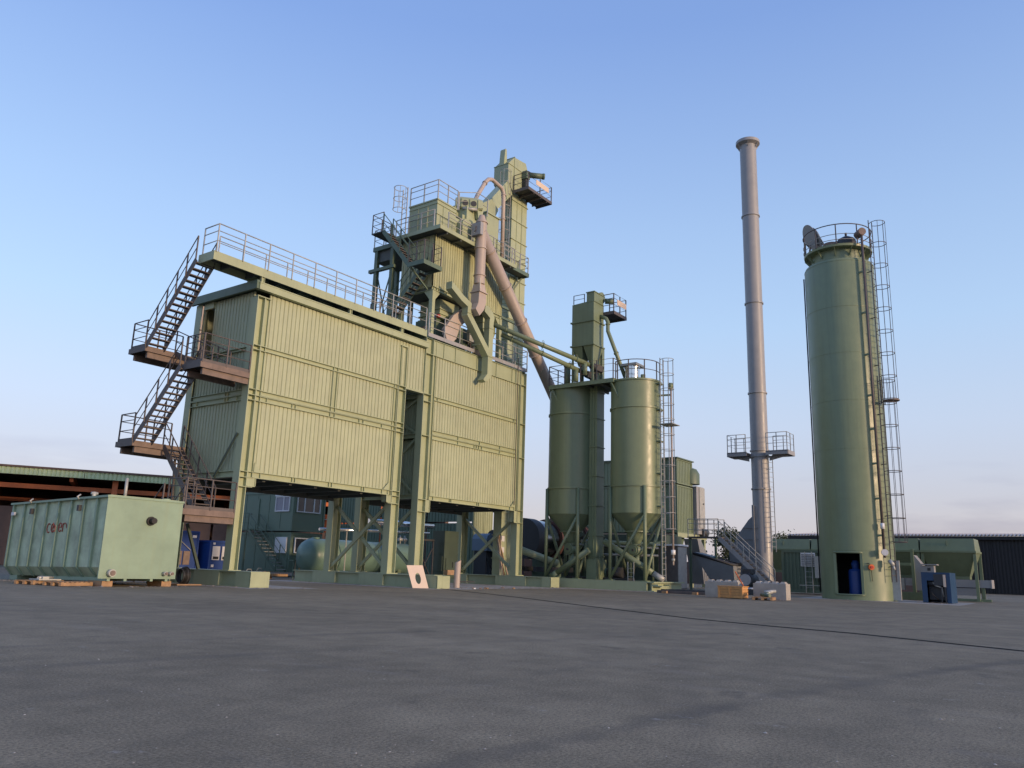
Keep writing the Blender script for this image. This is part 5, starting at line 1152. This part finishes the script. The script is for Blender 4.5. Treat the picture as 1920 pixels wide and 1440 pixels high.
box(BG, 'core', 'dgreen', fx+.2, 54.5, fy+.2, 31, 3.72, 8.8); box(BG, 'roof', 'dgreen', fx-.1, 54.7, fy-.1, 31.1, 8.86, 8.94)
lathe(BG, 'end_drum', 'dgreen', (54.9, 23.9, 7.3), [(.75, 0), (.75, .75), (.55, 1.1), (.02, 1.3)], 24)
for x, y in ((54.3, 23.55), (52.0, 23.55), (56.6, 23.55), (54.3, 27), (52, 27), (52, 30.5)): box(BG, 'leg', g_, x, x+.24, y, y+.24, .02, 3.6)
box(BG, 'leg_beam', g_, 51.9, 57.0, 23.5, 23.56, 3.4, 3.7)
prism(BG, 'dust_trough', 'dgreen', [(52.2, 3.6), (54.2, 3.6), (53.6, 2.4), (52.8, 2.4)], 'y', 24, 30.8)
KB = root('grey_switch_cupboard', 'tall grey electrical cupboard mounted beside the filter house', 'cabinet', (55.5, 23.3, 3.7))
box(KB, 'cupboard_body', 'stack', 54.75, 56.1, 23.3, 24.0, 3.75, 7.15); d_ = box(KB, 'door', 'galv', 55.2, 56.15, 23.25, 23.3, 4.2, 7.1); box(d_, 'lock', 'dark', 55.75, 55.95, 23.22, 23.25, 5.9, 6.0)
rod(KB, 'motor', 'dark', (55.6, 23.4, 3.9), (56.6, 23.4, 3.9), .28, 12)
BGs = root('fan_silencer', 'grey ribbed silencer casing under the filter house', 'casing', (53.5, 22.5, 0))
prism(BGs, 'casing', 'greyfan', [(52.4, 3.3), (52.9, 3.3), (54.2, 2.2), (54.2, .4), (53.4, .3), (53.0, 2.0)], 'y', 22.3, 23.3)
for x in (53.5, 53.85, 54.15): box(BGs, 'casing_rib', 'stack', x, x+.05, 22.24, 22.3, .4, 2.0)
MH = root('machine_house', 'dark green machine casing filling the space behind the filler silos', 'casing', (48.5, 26, 0))
for y0, y1 in ((22.6, 25.1), (25.2, 27.7), (27.8, 30.3)):
    box(MH, 'casing_panel', 'deep', 48.0, 48.1, y0, y1, .3, 3.3); box(MH, 'casing_hatch', 'deep', 47.95, 48.0, y0+.5, y1-.8, .8, 2.4)
box(MH, 'casing_core', 'deep', 48.12, 50.5, 22.6, 30.3, .02, 3.35); rod(MH, 'air_pipe', 'dgreen', (47.7, 22.8, 2.7), (47.7, 30.2, 2.9), .16, 12)
for y in (23.4, 26.0, 28.9): rod(MH, 'down_pipe', 'dgreen', (47.75, y, .1), (47.75, y, 2.8), .1, 10)
FS = root('fan_platform_stair', 'grey steel stair and railed platform in front of the chimney', 'staircase', (46.9, 17, 0))
box(FS, 'platform_plate', 'primer', 46.4, 47.4, 18.4, 20.4, 3.1, 3.18)
railing(FS, [(46.42, 18.42, 3.18), (46.42, 20.35, 3.18)], 1.05, .65, 'galv', .022); railing(FS, [(47.38, 18.42, 3.18), (47.38, 20.35, 3.18)], 1.05, .65, 'galv', .022)
stair(FS, (46.9, 15.45, .35), (46.9, 18.4, 3.1), .9, 14, 'stack', 'dark', rmat='galv', sh=.26)
for y in (18.6, 20.2): box(FS, 'platform_post', 'dgreen', 46.5, 46.62, y, y+.12, .02, 3.1); 
TH = root('tilted_skip', 'dark blue tilted skip hopper behind the concrete blocks', 'skip', (46.3, 18, .6))
v = [(45.7, 19.7, 2.15), (47.0, 19.7, 2.15), (47.0, 17.3, 1.55), (45.7, 17.3, 1.55), (46.0, 18.9, .75), (46.8, 18.9, .75), (46.8, 17.35, .5), (46.0, 17.35, .5)]
mesh(TH, 'skip_body', 'greyfan', v, [(0, 4, 5, 1), (1, 5, 6, 2), (2, 6, 7, 3), (3, 7, 4, 0), (4, 7, 6, 5), (0, 1, 2, 3)])
tube(TH, 'skip_rim', 'dark', v[:4], .08, 8, closed=True); bar(TH, 'rim_cover', 'bluem', (46.35, 19.7, 2.2), (46.35, 18.7, 1.97), 1.2, .08)
for y in (18.9, 17.8): bar(TH, 'support', 'dark', (46.4, y, .02), (46.4, y, .8), .12, .12)
MO = root('blue_motor', 'large blue electric motor between the two concrete blocks', 'motor', (42.5, 15.5, 0))
rod(MO, 'motor_body', 'dark', (42.3, 15.35, .75), (43.3, 15.35, .75), .36, 22); rod(MO, 'fan_cowl', 'stack', (42.2, 15.35, .75), (42.3, 15.35, .75), .3, 22); box(MO, 'terminal_box', 'dark', 42.5, 43.1, 15.1, 15.6, 1.08, 1.32); box(MO, 'motor_base', 'dark', 42.2, 43.4, 14.9, 15.8, .02, .42)
def concrete_block(label, y0, y1):
    B_ = root('concrete_block', label, 'concrete block', (35.8, (y0+y1)/2, 0), 'concrete blocks')
    box(B_, 'block_body', 'conc', 35.5, 36.1, y0, y1, .005, .68)
    n = 4
    for i in range(n):
        y = y0+(i+.5)*(y1-y0)/n
        mesh(B_, 'stacking_stud', 'conc', [(35.6, y-.13, .68), (36.0, y-.13, .68), (36.0, y+.13, .68), (35.6, y+.13, .68), (35.68, y-.07, .77), (35.92, y-.07, .77), (35.92, y+.07, .77), (35.68, y+.07, .77)], [(0, 4, 5, 1)[::-1], (1, 5, 6, 2)[::-1], (2, 6, 7, 3)[::-1], (3, 7, 4, 0)[::-1], (4, 5, 6, 7), (3, 2, 1, 0)])
concrete_block('studded concrete block behind the wooden crate', 13.23, 14.79); concrete_block('studded concrete block next to the big silo', 11.13, 12.56)
CR = root('wooden_crate', 'orange brown slatted wooden crate in front of a concrete block', 'crate', (34.7, 13.2, 0))
cx0, cx1, cy0, cy1 = 34.5, 35.2, 12.68, 13.78
box(CR, 'crate_core', 'wood', cx0+.03, cx1-.03, cy0+.03, cy1-.03, .02, .46)
M['cratewood'] = pbr('fresh_crate_wood', (.52, .27, .1), .75, var=.2, scale=6)
for z in (.03, .15, .27, .39):
    box(CR, 'slat', 'cratewood', cx0, cx0+.03, cy0, cy1, z, z+.1)
    box(CR, 'end_slat', 'cratewood', cx0+.03, cx1-.03, cy0-.004, cy0+.03, z, z+.1)
for y in (cy0, (cy0+cy1)/2, cy1-.08): box(CR, 'batten', 'cratewood', cx0-.025, cx0, y, y+.08, .02, .5)
box(CR, 'crate_lid', 'cratewood', cx0-.03, cx1+.03, cy0-.03, cy1+.03, .5, .53)
bar(CR, 'leaning_lath', 'orange', (35.3, 12.9, .5), (35.35, 13.3, 1.15), .035, .035)
pallet('old pallet with scrap in front of the second concrete block', 34.5, 11.75, .2)
SK = root('scrap_pile', 'dark pipe pieces heaped on the pallet by the second concrete block', 'scrap', (34.5, 11.7, .16))
for i in range(5): rod(SK, 'pipe_piece', random.choice(['dark', 'galv', 'dgreen']), (34.2+.1*i, 11.4+.1*i, .2+.03*i), (34.6+.1*i, 11.9-.12*i, .22+.04*i), .07, 10)
o_ = rod(None, 'white_tube', 'white', (36.4, 13.2, .42), (36.6, 12.6, .42), .04, 10); tag(o_, 'thin white tube between the two concrete blocks', 'tube')
BE = root('beam_pile', 'flat pile of dark steel beams in front of the silo frame', 'beams', (38, 17.3, 0))
for i in range(6): box(BE, 'steel_beam', 'dark' if i % 2 else 'primer', 37.6+.28*i, 37.8+.28*i, 15.6+.1*i, 18.2-.08*i, .01+.05*(i % 2), .14+.05*(i % 2))
for y in (16, 17.6): box(BE, 'timber_bearer', 'wood', 37.4, 37.58, y, y+.25, .006, .12)
# ---- green container and feed bins
GC = root('green_container', 'green ribbed container with louvre, ladder and grey box left of the big silo', 'container', (50.8, 13.6, 0))
for y0, y1 in ((13.6, 15.7), (11.5, 13.6)): corr(GC, 'side_panel', 'dgreen', (49.64, y1-.06), (49.64, y0+.06), .25, 2.4, pitch=.22, groove=.09)
box(GC, 'core', 'dgreen', 49.75, 52, 11.5, 15.7, .2, 2.5); 
for b in ((49.58, 49.7, 11.5, 15.72, 2.4, 2.54), (49.58, 49.7, 11.5, 15.72, .08, .25), (49.58, 49.72, 15.6, 15.74, .25, 2.4)): box(GC, 'frame_rail', 'dgreen', *b)
lv = box(GC, 'louvre', 'white', 49.58, 49.63, 13.75, 14.6, 1.6, 2.4)
for i in range(7): box(lv, 'louvre_slat', 'stack', 49.54, 49.58, 13.8, 14.55, 1.66+.1*i, 1.72+.1*i)
ladder(GC, (49.4, 14.1), (-1, 0), .1, 2.45, None, None, 'galv', wd=.4)
box(GC, 'electric_box', 'galv', 49.2, 49.5, 13.2, 13.7, .95, 2.2); box(GC, 'frame_rail', 'galv', 49.1, 49.15, 12.9, 14.6, .5, .54)
def feed_bin(label, X, y0, y1, s=1.0, depth=2.4):
    F_ = root('feed_bin', label, 'hopper', (X+1, (y0+y1)/2, 0), 'cold feed bins')
    zt, zm_, zb = 3.27*s, 2.62*s, 1.28*s
    t = .45
    mesh(F_, 'upper_rim', g_ if False else 'sgreen', [(X+.0, y0, zm_), (X+depth, y0, zm_), (X+depth, y1, zm_), (X, y1, zm_), (X+.28, y0+.05, zt), (X+depth-.28, y0+.05, zt), (X+depth-.28, y1, zt), (X+.28, y1, zt)], [(0, 1, 5, 4), (1, 2, 6, 5), (2, 3, 7, 6), (3, 0, 4, 7), (0, 3, 2, 1)])
    box(F_, 'rim_band', 'sgreen', X-.06, X+depth+.06, y0-.04, y1+.02, zm_-.1, zm_)
    mesh(F_, 'tapered_body', 'sgreen', [(X, y0, zm_-.1), (X+depth, y0, zm_-.1), (X+depth, y1, zm_-.1), (X, y1, zm_-.1), (X+.8, y0+t, zb), (X+depth-.8, y0+t, zb), (X+depth-.8, y1-t, zb), (X+.8, y1-t, zb)], [(0, 4, 5, 1)[::-1], (1, 5, 6, 2)[::-1], (2, 6, 7, 3)[::-1], (3, 7, 4, 0)[::-1], (0, 1, 2, 3)[::-1], (4, 5, 6, 7)[::-1]])
    box(F_, 'outlet_box', 'sgreen', X+.8, X+depth-.8, y0+t, y1-t, zb-.15*s, zb)
    box(F_, 'rim_joint', 'sgreen', X+.1, X+.16, (y0+y1)/2, (y0+y1)/2+.04, zm_, zm_+.55)
    for x in (X+.05, X+depth-.2):
        for y in (y0-.02, y1-.15): 
            l_ = bar(F_, 'leg', 'sgreen', (x+.07, y+.07, .04), (x+.07, y+.07, zm_-.1), .15, .15); box(l_, 'foot', 'sgreen', x-.05, x+.2, y-.08, y+.22, .006, .04)
    return F_
feed_bin('green feed bin with pale sloped end, rightmost by the black shed', 49.3, 5.42, 8.05); feed_bin('green feed bin half hidden behind the big silo', 49.3, 8.12, 10.8)
feed_bin('green feed bin rim seen above the ribbed container, left one', 60, 17.0, 20.8, 1.12); feed_bin('green feed bin rim seen above the ribbed container, right one', 60, 13.1, 16.9, 1.12)
CV = root('feed_conveyor', 'grey belt conveyor trough running under the feed bins', 'conveyor', (50.5, 8, 0))
box(CV, 'trough_side', 'stack', 49.9, 49.96, 4.9, 11, .72, 1.12); box(CV, 'trough_side', 'stack', 50.9, 50.96, 4.9, 11, .72, 1.12); box(CV, 'belt', 'black', 49.96, 50.9, 4.95, 11, .9, .94); box(CV, 'end_plate', 'stack', 49.85, 51, 4.85, 4.9, .7, 1.14)
for y in (5.2, 7.6, 10): box(CV, 'stand', 'sgreen', 49.95, 50.05, y, y+.12, .02, .72)
box(CV, 'skirt_panel', 'stack', 49.95, 50, 5.6, 7.6, .3, .68); box(CV, 'ground_beam', 'sgreen', 49.5, 49.7, 4.9, 11, .01, .14)
BM = root('blue_compressor', 'blue machine housing with an open dark front beside the big silo', 'machine', (43.5, 6.4, 0))
bx0, bx1, by0, by1 = 42.7, 44.5, 5.82, 7.02
for b in ((bx0, bx1, by0, by0+.06, .01, 1.4), (bx0, bx1, by1-.06, by1, .01, 1.4), (bx0, bx1, by0+.06, by1-.06, 1.33, 1.4), (bx1-.06, bx1, by0+.06, by1-.06, .01, 1.33)): box(BM, 'housing_panel', 'bluem', *b)
box(BM, 'front_frame', 'bluem', bx0, bx0+.05, by1-.22, by1-.06, .01, 1.33); box(BM, 'front_frame', 'bluem', bx0, bx0+.05, by0+.06, by1-.22, 1.02, 1.33); box(BM, 'front_frame', 'bluem', bx0, bx0+.05, by0+.06, by0+.18, .01, 1.02)
box(BM, 'engine_block', 'dark', bx0+.3, bx1-.2, by0+.2, by1-.25, .15, .8); rod(BM, 'air_filter', 'dark', (bx0+.25, 6.3, .9), (bx0+.25, 6.8, .9), .14, 12)
tube(BM, 'hose', 'galv', [(bx0+.1, 6.55, .95), (bx0+.02, 6.45, .8), (bx0+.05, 6.2, .72), (bx0+.1, 6.15, .3)], .035, 6); tube(BM, 'hose', 'black', [(bx0+.1, 6.7, .7), (bx0, 6.6, .4), (bx0+.1, 6.3, .1)], .03, 6)
box(BM, 'open_panel', 'dark', bx0-.03, bx0-.01, 6.05, 6.5, .8, 1.32); box(BM, 'stand_post', 'ply', bx0-.06, bx0-.03, 6.0, 6.1, .75, 1.3); box(BM, 'stand_post', 'dark', bx0-.1, bx0-.06, 6.02, 6.06, .01, .75); box(BM, 'stand_post', 'dark', bx0-.1, bx0-.06, 6.18, 6.22, .01, .75)
GX = root('grey_valve_cabinet', 'small grey roofed control box behind the blue machine', 'cabinet', (46, 7.4, 0))
box(GX, 'box_body', 'stack', 46, 46.5, 6.95, 7.5, .02, 1.75); box(GX, 'box_roof', 'stack', 45.9, 46.6, 6.8, 7.6, 1.78, 1.83); box(GX, 'box_window', 'dark', 45.98, 46, 7.1, 7.25, 1.5, 1.65)
GXs = root('conveyor_head_cover', 'grey ribbed hood standing between feed bin and silo', 'hood', (47.5, 8.0, 0))
prism(GXs, 'cover', 'stack', [(8.2, .5), (8.2, 1.9), (8.05, 2.3), (7.7, 1.8), (7.65, .5)], 'x', 47.3, 48.2); box(GXs, 'cover_post', 'sgreen', 47.2, 47.3, 8.05, 8.2, .02, 2.6); box(GXs, 'cover_beam', 'sgreen', 47.15, 47.3, 8.2, 10.5, 1.75, 1.9)
box(GXs, 'drive_box', 'galv', 47.2, 47.6, 8.6, 9.3, .5, 1.1); box(GXs, 'base_beam', 'sgreen', 47.1, 47.4, 7.6, 11, .01, .4)
FW = root('boundary_wall', 'low dark boundary wall far behind the chimney and silos', 'wall', (72, 25, 0))
for i in range(17):
    y0 = 10+i*4.5; box(FW, 'wall_panel', 'hallwall', 72, 72.15, y0, y0+4.35, .02, 2.0); box(FW, 'wall_post', 'dark', 71.95, 72.2, y0+4.35, y0+4.5, .02, 2.1)
# ---- black shed
SH = root('black_shed', 'long low black corrugated shed along the right edge', 'shed', (86, 0, 0))
for i in range(14):
    y1 = 26-i*4.5; corr(SH, 'wall_panel', 'shed', (84.6, y1), (84.6, y1-4.46), 0, 4.75, pitch=.28, groove=.1, depth=.05)
v = []; f = []; n = 420
for i in range(n+1):
    y = 26-i*.15; z = 5.1+(.11 if i % 2 == 0 else -.05)
    v += [(84.2, y, z), (92, y, z+.5)]
for i in range(n): f.append((2*i, 2*i+1, 2*i+3, 2*i+2))
M['shedroof'] = pbr('pale_shed_roof_sheet', (.34, .33, .35), .6, var=.15)
mesh(SH, 'roof_sheet', 'shedroof', v, f); box(SH, 'eaves_board', 'shed', 84.3, 84.6, -37, 26, 4.72, 5.05); box(SH, 'shed_core', 'shed', 84.8, 92, -37, 26, 0, 5.0)
# ================================================================ trees beyond the plant
M['leaf'] = pbr('dusk_foliage', (.05, .07, .035), .8, var=.35, scale=2)
M['bark'] = pbr('dark_bark', (.06, .05, .04), .9, var=.3, scale=5)
def tree(label, x, y, hgt, rad, seed, name='tree'):
    rnd = random.Random(seed); T_ = root(name, label, 'tree', (x, y, 0), 'trees beyond the plant')
    tube(T_, 'trunk', 'bark', [(x, y, 0), (x+.1, y, hgt*.4), (x, y+.1, hgt*.8)], [.22, .16, .06], 8)
    for k in range(5):
        a = rnd.random()*6.28; tube(T_, 'limb', 'bark', [(x, y, hgt*(.4+.07*k)), (x+rad*.7*math.cos(a), y+rad*.7*math.sin(a), hgt*(.62+.06*k))], [.09, .03], 6)
    v = []; f = []
    for k in range(3200):
        cl_ = rnd.randrange(16); cr_ = random.Random(seed*100+cl_)
        ca, cb = cr_.random()*6.28, cr_.random(); cz = hgt*(.45+.5*cb); crr = rad*(.85-.55*abs(cb-.4))*cr_.random()**.5
        px, py, pz = x+crr*math.cos(ca)+rnd.gauss(0, rad*.2), y+crr*math.sin(ca)+rnd.gauss(0, rad*.2), cz+rnd.gauss(0, hgt*.055)
        s = .07+.09*rnd.random(); d1 = Vector((rnd.gauss(0, 1), rnd.gauss(0, 1), rnd.gauss(0, 1))).normalized(); d2 = d1.cross(Vector((rnd.gauss(0, 1), rnd.gauss(0, 1), rnd.gauss(0, 1)))).normalized()
        p = Vector((px, py, pz)); n = len(v)
        v += [tuple(p-d1*s), tuple(p+d2*s*.6), tuple(p+d1*s), tuple(p-d2*s*.6)]; f.append((n, n+1, n+2, n+3))
    mesh(T_, 'crown', 'leaf', v, f)
for lab, D_, az_, h_, r_, sd_ in (('treetop showing between the building and the first silo', 82, 34.2, 4.9, 3.0, 1), ('treetop seen above the stair beside the chimney', 70, 20.7, 4.6, 2.0, 2), ('treetop right of the chimney above the feed bin', 100, 17.3, 5.6, 2.6, 3), ('treetop at the left edge of the big silo', 100, 15.5, 5.4, 2.0, 4)):
    tree(lab, D_*math.cos(math.radians(az_)), D_*math.sin(math.radians(az_)), h_, r_, sd_)
# ================================================================ cable and specks on the yard
cab = [(28.0, 24.5), (26.5, 21.85), (24.8, 18.8), (22.9, 15.64), (20.3, 11.6), (18.0, 7.8), (17.2, 5.7), (16.75, 4.0), (15.95, 2.4), (15.3, 1.1), (14.2, -1.5), (12.5, -5)]
o_ = tube(None, 'power_cable', 'black', [(x, y, .011) for x, y in cab], .009, 6); tag(o_, 'thin black cable lying across the asphalt yard', 'cable')
gr = random.Random(5); v = []; f = []
for i in range(380):
    d_ = 4+34*gr.random()**1.6; a_ = math.radians(36.26+gr.uniform(-36, 36)); x, y = d_*math.cos(a_), d_*math.sin(a_)
    if x > 18 and y > 20: continue
    s = gr.uniform(.004, .011)*(1 if gr.random() < .95 else 1.6); n = len(v)
    for k in range(5): v.append((x+s*math.cos(k*1.257)*gr.uniform(.7, 1.3), y+s*math.sin(k*1.257)*gr.uniform(.7, 1.3), .004))
    v.append((x, y, .004+s*.5)); f += [(n+k, n+(k+1) % 5, n+5) for k in range(5)]
M['stone'] = pbr('pale_grit', (.42, .4, .37), .9, var=.4, scale=20)
o_ = mesh(None, 'loose_grit', 'stone', v, f); tag(o_, 'loose pale grit scattered over the asphalt', 'gravel', kind='stuff')

v = []; f = []
runs = [((18.5, 24.9), (20.6, 24.8)), ((18.6, 25.4), (18.5, 33)), ((27.2, 23.5), (27.1, 33)), ((27.0, 23.4), (28.6, 23.3)), ((29, 25.3), (31, 24.6)), ((37.3, 24.2), (38.8, 24.0)), ((38.6, 19.0), (39.0, 26)), ((39, 18.7), (43.2, 18.6)), ((35.3, 11), (35.3, 15)), ((40.9, 10.8), (40.8, 8.0)), ((42.4, 5.5), (42.5, 7.4)), ((13.5, 26.3), (16.6, 26.2)), ((13.4, 26.5), (13.3, 33)), ((49.3, 11), (49.2, 16)), ((31, 24.2), (37.4, 23.8))]
for (xa, ya), (xb, yb) in runs:
    L_ = math.hypot(xb-xa, yb-ya)
    for i in range(int(L_*16)):
        t = gr.random(); x, y = xa+(xb-xa)*t+gr.gauss(0, .16), ya+(yb-ya)*t+gr.gauss(0, .16); s = gr.uniform(.012, .045)*(1 if gr.random() < .9 else 1.7); n = len(v)
        for k in range(5): v.append((x+s*math.cos(k*1.257)*gr.uniform(.6, 1.3), y+s*math.sin(k*1.257)*gr.uniform(.6, 1.3), .005))
        v.append((x, y, .005+s*.6)); f += [(n+k, n+(k+1) % 5, n+5) for k in range(5)]
M['rubble'] = pbr('grey_rubble', (.2, .18, .165), .95, var=.5, scale=9)
o_ = mesh(None, 'rubble_strip', 'rubble', v, f); tag(o_, 'loose grey rubble and dirt gathered along the bases', 'gravel', kind='stuff')
